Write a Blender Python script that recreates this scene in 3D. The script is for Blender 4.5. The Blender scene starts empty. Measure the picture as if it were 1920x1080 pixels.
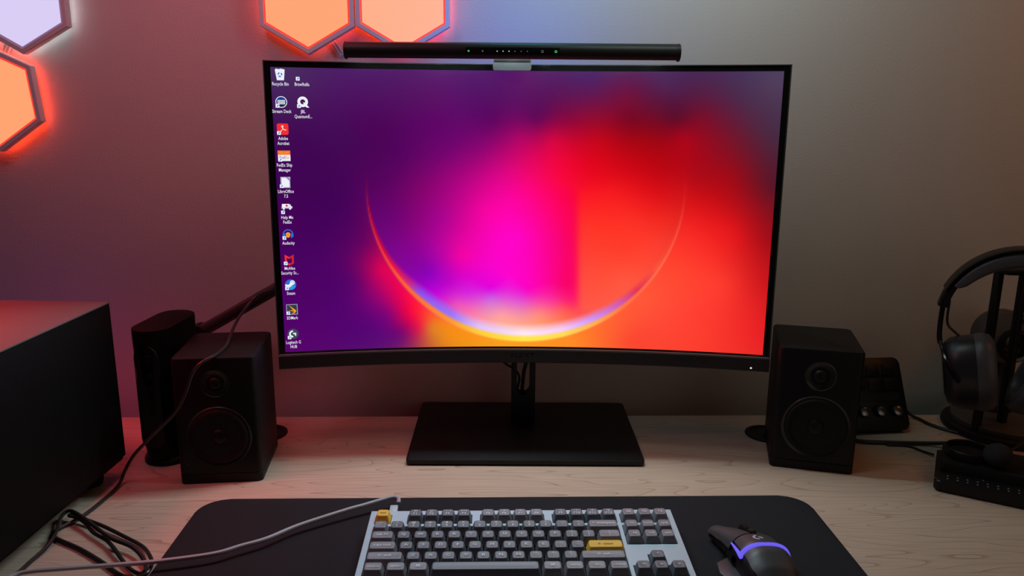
import bpy, bmesh, math
import numpy as np
from mathutils import Vector, Matrix

S = bpy.context.scene
COL = S.collection
PI = math.pi

# ------------------------------------------------------------------ camera, light, exposure
def lin(*c):
    o = []
    for v in c:
        v = v / 255.0
        o.append(v / 12.92 if v <= 0.04045 else ((v + 0.055) / 1.055) ** 2.4)
    return tuple(o)

PITCH, ROLL, FPX, EYE = 0.2239, 0.008, 1470.1, 0.502
cd = bpy.data.cameras.new('camera')
cam = bpy.data.objects.new('camera', cd)
COL.objects.link(cam)
fwd = Vector((0, math.cos(PITCH), -math.sin(PITCH)))
rgt = Vector((1, 0, 0)); upv = rgt.cross(fwd)
r2 = rgt * math.cos(ROLL) + upv * math.sin(ROLL)
u2 = upv * math.cos(ROLL) - rgt * math.sin(ROLL)
m = Matrix((r2, u2, -fwd)).transposed().to_4x4()
m.translation = Vector((0, 0, EYE))
cam.matrix_world = m
cd.sensor_width = 36.0
cd.lens = FPX / 1920.0 * 36.0
cd.clip_start = 0.02
S.camera = cam

S.view_settings.view_transform = 'Standard'
S.view_settings.look = 'None'
S.view_settings.exposure = 0.0
S.view_settings.gamma = 1.0
S.view_settings.use_curve_mapping = False

w = bpy.data.worlds.new('room_ambience')
S.world = w
w.use_nodes = True
w.node_tree.nodes['Background'].inputs[0].default_value = (0.85, 0.75, 0.68, 1)
w.node_tree.nodes['Background'].inputs[1].default_value = 0.008

def area(name, loc, target, size, power, color, size_y=None):
    d = bpy.data.lights.new(name, 'AREA')
    d.energy = power; d.color = color; d.size = size
    if size_y:
        d.shape = 'RECTANGLE'; d.size_y = size_y
    o = bpy.data.objects.new(name, d); COL.objects.link(o)
    o.location = loc
    o.rotation_euler = (Vector(target) - Vector(loc)).to_track_quat('-Z', 'Y').to_euler()
    return o
# amber and blue lamps out of view, with added fill lights among them
def rgb_area(name, loc, target, size, rgb, spread=PI):
    k = max(rgb); o = area(name, loc, target, size, k, tuple(c / k for c in rgb))
    o.data.spread = spread; return o
rgb_area('white_wall_fill', (0.25, 0.95, 0.95), (0.28, 1.3, 0.88), 0.3, (1.12, 1.36, 1.25))  # added white fill for the upper wall, aimed to spare the desk
rgb_area('amber_room_lamp', (1.20, 0.90, 0.90), (0.8, 1.3, 0.3), 0.3, (0.80, 0.27, 0.05))
rgb_area('warm_wall_fill', (1.15, 0.05, 0.60), (0.62, 1.3, 0.30), 0.3, (0.15, 0.120, 0.095), 1.0).data.size = 1.1  # fill added low at the right to lift the wall there
rgb_area('pink_wall_fill', (-0.50, 0.70, 1.10), (-0.5, 1.3, 0.7), 0.3, (1.50, 0.69, 0.93))  # added pink fill that tints the left wall
rgb_area('red_wall_fill', (-0.45, 1.06, 1.22), (-0.46, 1.3, 0.3), 0.3, (0.46, 0.012, 0.018), 1.15)  # fill added for the red wash, cone kept off the front desk
rgb_area('red_case_fill', (-0.76, 0.86, 0.60), (-0.70, 0.86, 0.25), 0.15, (0.80, 0.01, 0.02), 1.5)  # unseen fill added just above the computer case to redden its top
rgb_area('blue_wall_lamp', (0.02, 1.20, 0.90), (0.03, 1.285, 0.62), 0.12, (0.03, 0.25, 0.33))

# ------------------------------------------------------------------ materials
def mat(name, color, rough=0.5, metal=0.0, spec=0.5, bump=None, emit=None, es=0.0, vary=0.0, vscale=40.0, coat=0.0):
    M = bpy.data.materials.new(name); M.use_nodes = True
    nt = M.node_tree; b = nt.nodes['Principled BSDF']
    b.inputs['Base Color'].default_value = (*color, 1)
    b.inputs['Roughness'].default_value = rough
    b.inputs['Metallic'].default_value = metal
    b.inputs['Specular IOR Level'].default_value = spec
    b.inputs['Coat Weight'].default_value = coat
    if emit:
        b.inputs['Emission Color'].default_value = (*emit, 1)
        b.inputs['Emission Strength'].default_value = es
    tc = nt.nodes.new('ShaderNodeTexCoord')
    if vary > 0:
        n = nt.nodes.new('ShaderNodeTexNoise'); n.inputs['Scale'].default_value = vscale; n.inputs['Detail'].default_value = 4
        nt.links.new(tc.outputs['Object'], n.inputs['Vector'])
        mx = nt.nodes.new('ShaderNodeMix'); mx.data_type = 'RGBA'
        mx.inputs[6].default_value = (*[c * (1 - vary) for c in color], 1)
        mx.inputs[7].default_value = (*[min(1, c * (1 + vary)) for c in color], 1)
        nt.links.new(n.outputs['Fac'], mx.inputs[0])
        nt.links.new(mx.outputs[2], b.inputs['Base Color'])
    if bump:
        sc, st, dist = bump
        n = nt.nodes.new('ShaderNodeTexNoise'); n.inputs['Scale'].default_value = sc; n.inputs['Detail'].default_value = 3
        nt.links.new(tc.outputs['Object'], n.inputs['Vector'])
        bp = nt.nodes.new('ShaderNodeBump'); bp.inputs['Strength'].default_value = st; bp.inputs['Distance'].default_value = dist
        nt.links.new(n.outputs['Fac'], bp.inputs['Height'])
        nt.links.new(bp.outputs['Normal'], b.inputs['Normal'])
    return M

M_wall = mat('wall_paint', (0.52, 0.475, 0.45), 0.65, spec=0.3, bump=(300, 0.35, 0.0014))
M_floor = mat('carpet', (0.10, 0.09, 0.085), 0.9, vary=0.3, vscale=90)
M_black = mat('black_plastic', (0.008, 0.0075, 0.0075), 0.5, spec=0.3, bump=(900, 0.1, 0.0004))
M_satin = mat('black_satin', (0.007, 0.0067, 0.0067), 0.42, spec=0.28)
M_matte = mat('black_matte_paint', (0.0065, 0.006, 0.006), 0.5, spec=0.22, bump=(700, 0.08, 0.0004))
M_case = mat('black_case_metal', (0.0035, 0.0035, 0.0034), 0.6, spec=0.12, bump=(600, 0.1, 0.0004))
M_gloss = mat('black_gloss', (0.008, 0.008, 0.008), 0.15)
M_deep = mat('black_recess', (0.004, 0.004, 0.004), 0.6)
M_rubber = mat('black_rubber', (0.008, 0.008, 0.008), 0.7, spec=0.2)
M_cup = mat('ear_cup_black', (0.022, 0.022, 0.025), 0.36)
M_leather = mat('black_leatherette', (0.075, 0.075, 0.083), 0.42, bump=(400, 0.15, 0.0006))
M_foam = mat('black_foam', (0.014, 0.014, 0.014), 0.95, bump=(1500, 0.8, 0.001))
M_matpad = mat('black_cloth', (0.020, 0.0205, 0.0235), 0.9, spec=0.15, bump=(2200, 0.45, 0.0006), vary=0.3, vscale=900)
M_barblk = mat('black_anodised', (0.013, 0.012, 0.012), 0.45, spec=0.35)
M_clip = mat('grey_clip', (0.16, 0.195, 0.20), 0.45, metal=0.1)
M_frame = mat('panel_frame_grey', (0.62, 0.60, 0.62), 0.5)
M_kbcase = mat('slate_blue_metal', (0.48, 0.62, 0.69), 0.45, metal=0.1, vary=0.06, vscale=600)
M_key = mat('charcoal_keycap', (0.085, 0.108, 0.124), 0.5, spec=1.0, bump=(1500, 0.06, 0.0003))
M_keym = mat('grey_keycap', (0.165, 0.18, 0.20), 0.5, spec=1.0, bump=(1500, 0.06, 0.0003))
M_keyy = mat('yellow_keycap', (0.85, 0.52, 0.05), 0.48)
M_leg = mat('white_legend', (0.86, 0.88, 0.90), 0.6)
M_legd = mat('dark_legend', (0.03, 0.025, 0.02), 0.6)
M_gcable = mat('grey_cable', (0.38, 0.40, 0.42), 0.5)
M_bcable = mat('black_cable', (0.016, 0.016, 0.017), 0.42)
M_bcable2 = mat('charcoal_cable', (0.020, 0.020, 0.021), 0.33)
M_chin = mat('monitor_black', (0.026, 0.022, 0.022), 0.45)
M_ring = mat('driver_ring', (0.016, 0.0155, 0.0155), 0.3)
M_edge = mat('monitor_edge', (0.055, 0.055, 0.058), 0.35)
M_ledge_lit = mat('ledge_lit_grey', (0.20, 0.21, 0.22), 0.6)  # lit look of the chin ledge put into the colour
M_logo = mat('monitor_logo', (0.006, 0.006, 0.006), 0.2)
M_silver = mat('silver_dot', (0.35, 0.36, 0.38), 0.35, metal=0.6)
M_clear = mat('clear_plastic', (0.75, 0.72, 0.75), 0.15)
M_clear.node_tree.nodes['Principled BSDF'].inputs['Transmission Weight'].default_value = 0.35
M_glyph = mat('pale_glyph', (0.45, 0.47, 0.5), 0.5)
M_bronze = mat('dark_bronze_plastic', (0.050, 0.042, 0.036), 0.5)
M_lcd = mat('dark_display', (0.03, 0.022, 0.022), 0.2)
M_dial = mat('dial_metal', (0.25, 0.25, 0.26), 0.25, metal=0.9)

def emat(name, color, s=1.0, base=(0.0, 0.0, 0.0)):
    return mat(name, base, 0.6, emit=color, es=s)
E_white = emat('led_white', (0.9, 0.92, 1.0), 0.8)
E_green = emat('led_green', (0.08, 0.75, 0.22), 0.6)
E_dim = emat('led_dim', (0.5, 0.52, 0.5), 0.25)
E_strip = emat('bar_strip_light', (0.92, 0.96, 1.0), 4.5)
E_purple = emat('mouse_strip_light', (0.16, 0.12, 0.95), 0.9)

def wood():
    M = bpy.data.materials.new('light_maple_laminate'); M.use_nodes = True
    nt = M.node_tree; b = nt.nodes['Principled BSDF']; L = nt.links
    b.inputs['Roughness'].default_value = 0.42
    b.inputs['Specular IOR Level'].default_value = 0.35
    tc = nt.nodes.new('ShaderNodeTexCoord')
    mp = nt.nodes.new('ShaderNodeMapping'); mp.inputs['Scale'].default_value = (0.7, 5.5, 1.0)
    L.new(tc.outputs['Object'], mp.inputs['Vector'])
    n1 = nt.nodes.new('ShaderNodeTexNoise'); n1.inputs['Scale'].default_value = 2.2; n1.inputs['Detail'].default_value = 2; n1.inputs['Distortion'].default_value = 0.25
    L.new(mp.outputs[0], n1.inputs['Vector'])
    mu = nt.nodes.new('ShaderNodeMath'); mu.operation = 'MULTIPLY'; mu.inputs[1].default_value = 22.0
    L.new(n1.outputs['Fac'], mu.inputs[0])
    fr = nt.nodes.new('ShaderNodeMath'); fr.operation = 'FRACT'; L.new(mu.outputs[0], fr.inputs[0])
    rp = nt.nodes.new('ShaderNodeValToRGB')
    e = rp.color_ramp.elements
    e[0].position = 0.0; e[0].color = (0.40, 0.28, 0.19, 1)
    e[1].position = 1.0; e[1].color = (0.60, 0.452, 0.340, 1)
    a = e.new(0.13); a.color = (0.575, 0.43, 0.32, 1)
    a = e.new(0.90); a.color = (0.60, 0.452, 0.340, 1)
    L.new(fr.outputs[0], rp.inputs[0])
    mp2 = nt.nodes.new('ShaderNodeMapping'); mp2.inputs['Scale'].default_value = (6.0, 260.0, 6.0)
    L.new(tc.outputs['Object'], mp2.inputs['Vector'])
    n2 = nt.nodes.new('ShaderNodeTexNoise'); n2.inputs['Scale'].default_value = 2.0; n2.inputs['Detail'].default_value = 5
    L.new(mp2.outputs[0], n2.inputs['Vector'])
    r2_ = nt.nodes.new('ShaderNodeMapRange'); r2_.inputs['From Min'].default_value = 0.3; r2_.inputs['From Max'].default_value = 0.7
    r2_.inputs['To Min'].default_value = 0.84; r2_.inputs['To Max'].default_value = 1.08
    L.new(n2.outputs['Fac'], r2_.inputs['Value'])
    mx = nt.nodes.new('ShaderNodeMix'); mx.data_type = 'RGBA'; mx.blend_type = 'MULTIPLY'; mx.inputs[0].default_value = 1.0
    L.new(rp.outputs[0], mx.inputs[6]); L.new(r2_.outputs[0], mx.inputs[7])
    L.new(mx.outputs[2], b.inputs['Base Color'])
    return M
M_wood = wood()

# ------------------------------------------------------------------ mesh helpers
class MB:
    """collects shapes into one mesh; each add() may carry a material slot"""
    def __init__(self):
        self.bm = bmesh.new()
    def add(self, bm2, M=None, mi=0):
        if M is not None:
            bm2.transform(M)
        for f in bm2.faces:
            f.material_index = mi
        me = bpy.data.meshes.new('tmp'); bm2.to_mesh(me); bm2.free()
        self.bm.from_mesh(me); bpy.data.meshes.remove(me)
        return self
    def build(self, name, mats, parent=None, smooth=True, angle=40):
        me = bpy.data.meshes.new(name)
        bmesh.ops.recalc_face_normals(self.bm, faces=self.bm.faces[:])
        self.bm.to_mesh(me); self.bm.free()
        return link(name, me, mats, parent, smooth, angle)

def link(name, me, mats, parent=None, smooth=True, angle=40):
    if not isinstance(mats, (list, tuple)):
        mats = [mats]
    if len(me.materials) == 0:
        for x in mats:
            me.materials.append(x)
    if smooth:
        for p in me.polygons: p.use_smooth = True
        try: me.set_sharp_from_angle(angle=math.radians(angle))
        except Exception: pass
    o = bpy.data.objects.new(name, me); COL.objects.link(o)
    if parent: o.parent = parent
    return o

def T(x, y, z): return Matrix.Translation((x, y, z))
def Rx(a): return Matrix.Rotation(a, 4, 'X')
def Ry(a): return Matrix.Rotation(a, 4, 'Y')
def Rz(a): return Matrix.Rotation(a, 4, 'Z')

def box(w_, d, h, bev=0.0, seg=2):
    """box centred in x and y, standing on z = 0"""
    bm = bmesh.new(); bmesh.ops.create_cube(bm, size=1.0)
    for v in bm.verts:
        v.co = Vector((v.co.x * w_, v.co.y * d, (v.co.z + 0.5) * h))
    if bev > 0:
        bmesh.ops.bevel(bm, geom=bm.edges[:] , offset=bev, segments=seg, profile=0.5, affect='EDGES')
    return bm

def rrect(w_, d, r, n=5):
    pts = []
    for cx, cy, a0 in ((w_/2 - r, d/2 - r, 0), (-w_/2 + r, d/2 - r, PI/2), (-w_/2 + r, -d/2 + r, PI), (w_/2 - r, -d/2 + r, 1.5*PI)):
        for k in range(n + 1):
            a = a0 + PI/2 * k / n
            pts.append((cx + r * math.cos(a), cy + r * math.sin(a)))
    return pts

def prism(pts, z0, z1, bev=0.0, seg=2):
    bm = bmesh.new()
    b = [bm.verts.new((x, y, z0)) for x, y in pts]; t = [bm.verts.new((x, y, z1)) for x, y in pts]
    n = len(pts)
    bm.faces.new(list(reversed(b))); top = bm.faces.new(t)
    for i in range(n):
        bm.faces.new((b[i], b[(i+1) % n], t[(i+1) % n], t[i]))
    if bev > 0:
        es = list(top.edges) 
        bmesh.ops.bevel(bm, geom=es, offset=bev, segments=seg, profile=0.5, affect='EDGES')
    return bm

def loft(rings, cap0=True, cap1=True, closed=True):
    bm = bmesh.new(); R = [[bm.verts.new(p) for p in r] for r in rings]
    n = len(R[0])
    for a, b in zip(R, R[1:]):
        for i in range(n if closed else n - 1):
            j = (i + 1) % n
            bm.faces.new((a[i], a[j], b[j], b[i]))
    if cap0: bm.faces.new(list(reversed(R[0])))
    if cap1: bm.faces.new(R[-1])
    return bm

def lathe(prof, n=40, cap0=True, cap1=True):
    """profile (radius, z) turned about z"""
    return loft([[(r * math.cos(2*PI*k/n), r * math.sin(2*PI*k/n), z) for k in range(n)] for r, z in prof], cap0, cap1)

def smooth_path(pts, sub=8):
    P = [Vector(p) for p in pts]; out = []
    for i in range(len(P) - 1):
        p0 = P[i-1] if i > 0 else P[0]*2 - P[1]
        p1, p2 = P[i], P[i+1]
        p3 = P[i+2] if i + 2 < len(P) else P[-1]*2 - P[-2]
        for k in range(sub):
            t = k / sub
            out.append(0.5 * ((2*p1) + (p2-p0)*t + (2*p0-5*p1+4*p2-p3)*t*t + (3*p1-p0-3*p2+p3)*t**3))
    out.append(P[-1]); return out

def tube(pts, r, n=10, sub=8, raw=False, flat=1.0):
    P = [Vector(p) for p in pts] if raw else smooth_path(pts, sub)
    rings = []; up = None
    for i, p in enumerate(P):
        t = (P[min(i+1, len(P)-1)] - P[max(i-1, 0)]).normalized()
        if up is None:
            up = Vector((0, 0, 1)) if abs(t.z) < 0.9 else Vector((1, 0, 0))
        up = (up - t * up.dot(t)).normalized(); s = t.cross(up)
        rr = r[i] if isinstance(r, (list, tuple)) else r
        rings.append([p + (up * math.cos(2*PI*k/n) * flat + s * math.sin(2*PI*k/n)) * rr for k in range(n)])
    return loft(rings)

def text_bm(s, size=1.0, wide=1.0, align='CENTER'):
    c = bpy.data.curves.new('t', 'FONT'); c.body = s; c.size = size
    c.align_x = align; c.align_y = 'CENTER'; c.resolution_u = 2; c.offset = 0.003 * size
    o = bpy.data.objects.new('t', c)
    me = o.to_mesh()
    bm = bmesh.new(); bm.from_mesh(me); o.to_mesh_clear()
    bpy.data.objects.remove(o); bpy.data.curves.remove(c)
    bm.transform(Matrix.Diagonal((wide, 1, 1, 1)))
    return bm

def disc(r, n=24, r_in=0.0, a0=0.0, a1=2*PI):
    bm = bmesh.new(); full = abs(a1 - a0 - 2*PI) < 1e-6
    N = n if full else n + 1
    an = [a0 + (a1 - a0) * k / n for k in range(N)]
    o = [bm.verts.new((r*math.cos(a), r*math.sin(a), 0)) for a in an]
    if r_in <= 0 and full:
        bm.faces.new(o); return bm
    i = [bm.verts.new((r_in*math.cos(a), r_in*math.sin(a), 0)) for a in an]
    for k in range(N if full else N - 1):
        j = (k + 1) % N
        bm.faces.new((o[k], o[j], i[j], i[k]))
    return bm

def flat(pts):
    bm = bmesh.new(); bm.faces.new([bm.verts.new((x, y, 0)) for x, y in pts]); return bm

def tag(o, label=None, cat=None, group=None, kind=None):
    if label: o['label'] = label
    if cat: o['category'] = cat
    if group: o['group'] = group
    if kind: o['kind'] = kind
    return o

def thing(name, label, cat, loc=(0, 0, 0), rz=0.0, group=None):
    o = bpy.data.objects.new(name, None); COL.objects.link(o)
    o.empty_display_size = 0.02
    o.location = loc; o.rotation_euler = (0, 0, rz)
    return tag(o, label, cat, group)

# ------------------------------------------------------------------ the setting
DESK_ROT = 0.0293
def struct(name, bm, M_, loc=(0, 0, 0), rz=0.0):
    o = MB().add(bm).build(name, M_, None, smooth=False); o.location = loc; o.rotation_euler = (0, 0, rz)
    return tag(o, kind='structure')
FLOOR = -0.74
struct('floor', box(3.6, 3.6, 0.05), M_floor, (0, 0.3, FLOOR - 0.05))
wl = struct('wall_back', box(3.4, 0.10, 2.6), M_wall, (0, 1.288, FLOOR), DESK_ROT)
wl.data.transform(T(0, 0.05, 0))

# desk: top with cable holes' covers, two leg frames
desk = thing('desk', 'light maple desk with rounded cable hole covers, carrying the monitor and speakers', 'desk', (0, 1.2385, 0), DESK_ROT)
top = MB().add(box(2.3, 0.80, 0.028, 0.003), T(0, -0.40, -0.028)).build('desktop', M_wood, desk)
for x in (-0.85, 0.85):
    mb = MB()
    mb.add(box(0.07, 0.62, 0.03, 0.004), T(x, -0.40, FLOOR))
    mb.add(box(0.06, 0.09, -FLOOR - 0.078, 0.004), T(x, -0.40, FLOOR + 0.03))
    mb.add(box(0.05, 0.60, 0.02, 0.003), T(x, -0.40, -0.048))
    mb.build('leg', M_matte, desk)
def to_desk(x, y):
    v = Rz(-DESK_ROT) @ Vector((x, y - 1.2385, 0)); return v.x, v.y
for x, y in ((-0.387, 1.155), (0.408, 1.168)):
    gx, gy = to_desk(x, y)
    mb = MB().add(lathe([(0.034, 0.0002), (0.0335, 0.0022), (0.031, 0.0032), (0.027, 0.0030), (0.0265, 0.0012)], 40), T(gx, gy, 0))
    g = mb.build('cable_hole_cover', M_satin, desk)
    MB().add(prism(rrect(0.030, 0.020, 0.008), 0.0012, 0.0016), T(gx, gy + 0.006, 0)).build('cable_opening', M_deep, g)

# ------------------------------------------------------------------ wall light panels
WD = Vector((math.cos(DESK_ROT), math.sin(DESK_ROT), 0))
def wall_pt(u, z):
    # u measured along the wall from the foot of the perpendicular through x = 0
    off = 1.288 * math.cos(DESK_ROT)
    n = Vector((-math.sin(DESK_ROT), math.cos(DESK_ROT), 0))
    return n * off + WD * u + Vector((0, 0, z))
def hexring(s, rot, z):
    return [(s * math.cos(PI/6 + rot + k*PI/3), s * math.sin(PI/6 + rot + k*PI/3), z) for k in range(6)]
def panel(u, z, rot, label, face_em, fs, rim_em, rs, back_em, bs, group='hexagonal wall light panels'):
    p = wall_pt(u, z)
    t = thing('wall_light_panel', label, 'light panel', p, DESK_ROT, group)
    V = Rx(PI/2)          # hexagon's z becomes -y, out of the wall
    s0 = 0.0828
    Mf = emat('panel_diffuser', face_em, fs, (0.05, 0.05, 0.05))
    Mr = emat('panel_rim_light', rim_em, rs, (0.02, 0.02, 0.02))
    Mb = emat('panel_back_light', back_em, bs, (0.02, 0.02, 0.02))
    frame = loft([hexring(s0 - 0.006, rot, 0.010), hexring(s0, rot, 0.011), hexring(s0, rot, 0.0228), hexring(s0 - 0.001, rot, 0.024),
                  hexring(s0 - 0.0078, rot, 0.024), hexring(s0 - 0.0082, rot, 0.0222)], True, False)
    MB().add(frame, V).build('frame', M_frame, t, smooth=False)
    MB().add(loft([hexring(s0 - 0.0082, rot, 0.0222), hexring(s0 - 0.0112, rot, 0.0226)], False, False), V).build('rim_light', Mr, t, smooth=False)
    MB().add(loft([hexring(s0 - 0.0112, rot, 0.0226), hexring(s0 - 0.0122, rot, 0.0232)], False, True), V).build('diffuser', Mf, t, smooth=False)
    MB().add(loft([hexring(s0 - 0.006, rot, 0.005), hexring(s0 - 0.006, rot, 0.0098)], False, False), V).build('back_light', Mb, t, smooth=False)
    mb = MB()
    for k in range(3):
        a = rot + k * 2*PI/3
        mb.add(lathe([(0.012, 0.0002), (0.012, 0.0098)], 20), V @ T(0.035*math.cos(a), 0.035*math.sin(a), 0))
    mb.build('wall_mount', M_frame, t)
    return t
ORANGE = ((1.0, 0.075, 0.033), 4.9, (1.0, 0.040, 0.022), 1.3, (1.0, 0.055, 0.016), 16.0)
PEACH = ((1.0, 0.086, 0.048), 4.9, (1.0, 0.045, 0.03), 1.3, (1.0, 0.055, 0.018), 9.0)
WHITE = ((0.72, 0.64, 0.95), 0.95, (0.55, 0.28, 0.55), 0.40, (0.85, 0.95, 1.0), 5.0)
panel(-0.711, 0.661, 0.0, 'pale lavender hexagonal wall light panel in the top left corner', *WHITE)
panel(-0.7705, 0.5137, 0.085, 'orange hexagonal wall light panel with red glow, below the pale lavender one', *ORANGE)
panel(-0.279, 0.6648, 0.0, 'peach hexagonal wall light panel above the monitor\'s left end', *ORANGE[:5], 8.0)
panel(-0.1332, 0.6660, 0.0, 'peach hexagonal wall light panel touching another, its tip behind the light bar', *PEACH)
def connector(u, z, ang, label):
    t = thing('panel_connector', label, 'connector', wall_pt(u, z), DESK_ROT, 'clear clips of the wall light panels')
    V = Rx(PI/2) @ Rz(ang)
    MB().add(box(0.011, 0.026, 0.004, 0.0012), V @ T(0, 0, 0.0012)).build('clear_body', M_clear, t)
    mb = MB()
    for x in (-0.0025, 0.0025):
        mb.add(box(0.0009, 0.020, 0.0006), V @ T(x, 0, 0.0054))
    mb.build('contact', M_silver, t, smooth=False)
connector(-0.2385, 0.5925, math.radians(34), 'clear plastic clip sticking out below a peach wall light panel')
connector(-0.7465, 0.5865, math.radians(-26), 'clear plastic clip between the lavender and orange wall light panels')

# ------------------------------------------------------------------ monitor
MX, MY, MROT = 0.0206, 1.162, 0.0067
mon = thing('monitor', 'curved black widescreen monitor on a flat rectangular stand, showing a glowing desktop', 'monitor', (MX, MY, 0.0003), MROT)
RC, SAG, TILT, MZ = 1.609, 0.0396, 0.0188, 0.1369
AH = 0.3578; HH = 0.4268
OX, OY = -0.0022, -0.0788
_ct, _st = math.cos(TILT), math.sin(TILT)
def scr(a, h, off=0.0):
    p = a / RC
    x = (RC - off) * math.sin(p); y = SAG - RC + (RC - off) * math.cos(p)
    return Vector((OX + x, OY + y * _ct + h * _st, MZ + h * _ct - y * _st))
def curved(a0, a1, h0, h1, o0, o1, n=48, bev=0.0):
    """slab following the screen's curve, o = offset toward the viewer"""
    rings = []
    for k in range(n + 1):
        a = a0 + (a1 - a0) * k / n
        if bev > 0:
            q = [(h0, o1 + bev), (h0, o0 - bev), (h0 + bev, o0), (h1 - bev, o0), (h1, o0 - bev), (h1, o1 + bev), (h1 - bev, o1), (h0 + bev, o1)]
        else:
            q = [(h0, o1), (h0, o0), (h1, o0), (h1, o1)]
        rings.append([scr(a, h, o) for h, o in q])
    return loft(rings)
# housing behind the panel, thicker toward the middle
rings = []
for k in range(41):
    a = -AH + 2*AH*k/40
    th = 0.016 + 0.030 * max(0, 1 - (a/0.30)**2) ** 0.6
    q = [(0.000, -0.001), (HH, -0.001), (HH, -0.010), (HH - 0.004, -0.014), (HH - 0.06, -th), (0.06, -th), (0.004, -0.014), (0.0, -0.010)]
    rings.append([scr(a, h, o) for h, o in q])
MB().add(loft(rings)).build('back_housing', M_chin, mon)
E_ = 0.0016
mb = MB()
mb.add(curved(-AH, AH, HH - E_, HH, 0.0022, -0.010, 48, 0.0005))
for s in (-1, 1):
    mb.add(curved(s*AH - (E_ if s > 0 else 0), s*AH + (E_ if s < 0 else 0), 0.0, HH, 0.0022, -0.010, 2))
mb.build('outer_frame', M_edge, mon)
SL, SR, SB, ST = -0.3482, 0.3482, 0.0205, 0.4180
mb = MB()
mb.add(curved(-AH + E_, AH - E_, ST, HH - E_, 0.0006, -0.004))
mb.add(curved(-AH + E_, SL, 0.014, ST, 0.0006, -0.004, 4))
mb.add(curved(SR, AH - E_, 0.014, ST, 0.0006, -0.004, 4))
mb.add(curved(SL, SR, 0.014, SB, 0.0006, -0.004))
mb.build('bezel', M_gloss, mon)
chin = MB().add(curved(-AH, AH, -0.0035, 0.0168, 0.0062, -0.010, 48, 0.0012)).build('chin', M_chin, mon)
MB().add(curved(-AH + 0.001, AH - 0.001, 0.0166, 0.0176, 0.0058, 0.0004)).build('ledge_lit_strip', M_ledge_lit, chin)  # lighter strip standing in for light caught on the ledge
bm = text_bm('NZXT', 0.0098, 1.35)
for v in bm.verts: v.co = scr(-0.0018 + v.co.x, 0.0082 + v.co.y, 0.0064)
MB().add(bm).build('logo', M_logo, chin, smooth=False)
bm = disc(0.0014, 16)
for v in bm.verts: v.co = scr(0.3325 + v.co.x, 0.0015 + v.co.y, 0.0065)
tag(MB().add(bm).build('power_light', E_white, chin, smooth=False), 'white power light')

# wallpaper colours, interpolated smoothly between samples
OUT = [(60,40,72,45,95),(250,60,76,25,100),(600,60,88,20,105),(900,60,92,25,100),(100,250,64,5,82),(300,250,70,4,85),(100,500,66,0,84),(250,500,68,0,88),(290,750,95,0,105),(150,800,78,0,100),(200,950,84,0,108),(60,950,84,0,105),(550,150,88,8,97),(60,700,74,0,98),(314,235,75,0,88),(314,450,78,0,88),(325,611,105,0,95),(379,708,215,0,85),(357,772,160,0,105),(454,794,240,0,80),(475,869,235,0,70),(400,869,130,0,120),(336,901,90,0,115),(454,944,120,5,110),(513,922,225,30,70),(551,922,225,115,40),(615,955,240,140,20),(808,981,250,160,25),(1044,981,255,140,35),(1205,901,255,95,50),(1313,826,255,85,55),(1420,729,255,70,48),(1463,579,245,40,35),(1484,482,215,15,20),(1484,375,170,0,18),(1259,976,252,70,48),(1474,879,255,62,50),(1508,191,120,8,40),(1636,128,75,40,75),(1751,77,80,60,90),(1751,255,70,40,65),(1751,421,85,20,40),(1610,383,155,5,20),(1610,574,225,20,25),(1725,612,165,10,22),(1712,765,205,22,28),(1572,765,252,58,45),(1700,944,232,32,35),(1508,944,252,60,45),(1381,77,78,35,85),(1253,128,115,8,55),(1126,77,80,25,95),(1445,255,165,0,25),(379,235,75,0,85),(561,193,92,0,100),(776,193,92,0,95),(937,193,100,0,85),(1044,193,135,0,60),(1259,193,120,0,35),(1420,193,95,5,40),(454,321,85,0,95),(615,289,110,0,110),(744,268,130,0,110),(873,257,175,0,100),(991,257,205,0,65),(1152,257,190,0,25),(1313,257,155,0,15)]
INL = [(379,235,75,0,85),(561,193,92,0,100),(776,193,92,0,95),(937,193,100,0,85),(1044,193,135,0,60),(1259,193,120,0,35),(1420,193,95,5,40),(454,321,85,0,95),(615,289,110,0,110),(744,268,130,0,110),(873,257,175,0,100),(991,257,205,0,65),(1152,257,190,0,25),(1313,257,155,0,15),(400,407,88,0,95),(508,429,125,0,105),(615,386,150,0,120),(722,364,180,0,125),(808,364,215,0,130),(894,354,235,0,110),(1001,354,245,0,65),(1109,354,230,0,30),(432,525,110,0,115),(508,557,140,0,125),(593,536,170,0,145),(658,557,210,0,150),(744,504,245,0,160),(851,472,255,0,160),(958,450,255,0,110),(1044,450,250,0,70),(851,600,255,0,200),(722,633,245,0,180),(658,665,240,0,165),(572,633,175,0,160),(486,643,135,0,145),(508,708,135,0,165),(551,724,140,0,185),(561,794,190,0,215),(615,761,190,0,200),(701,740,225,0,205),(830,729,255,0,205),(937,665,255,0,165),(1023,611,250,0,110),(1060,611,250,0,85),(1023,772,250,0,110),(894,783,250,0,195),(765,777,225,0,220),(679,799,215,40,220),(765,815,205,90,225),(873,826,225,80,210),(980,831,250,60,150),(1044,826,252,30,110),(647,837,235,80,190),(701,869,250,120,170),(808,879,255,160,160),(937,869,255,130,130),(1023,858,255,85,90),(60,40,72,45,95),(250,60,76,25,100),(600,60,88,20,105),(900,60,92,25,100),(100,250,64,5,82),(300,250,70,4,85),(550,150,88,8,97),(1508,191,120,8,40),(1636,128,75,40,75),(1751,77,80,60,90),(1751,255,70,40,65),(1381,77,78,35,85),(1253,128,115,8,55),(1126,77,80,25,95),(1445,255,165,0,25)]
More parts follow.
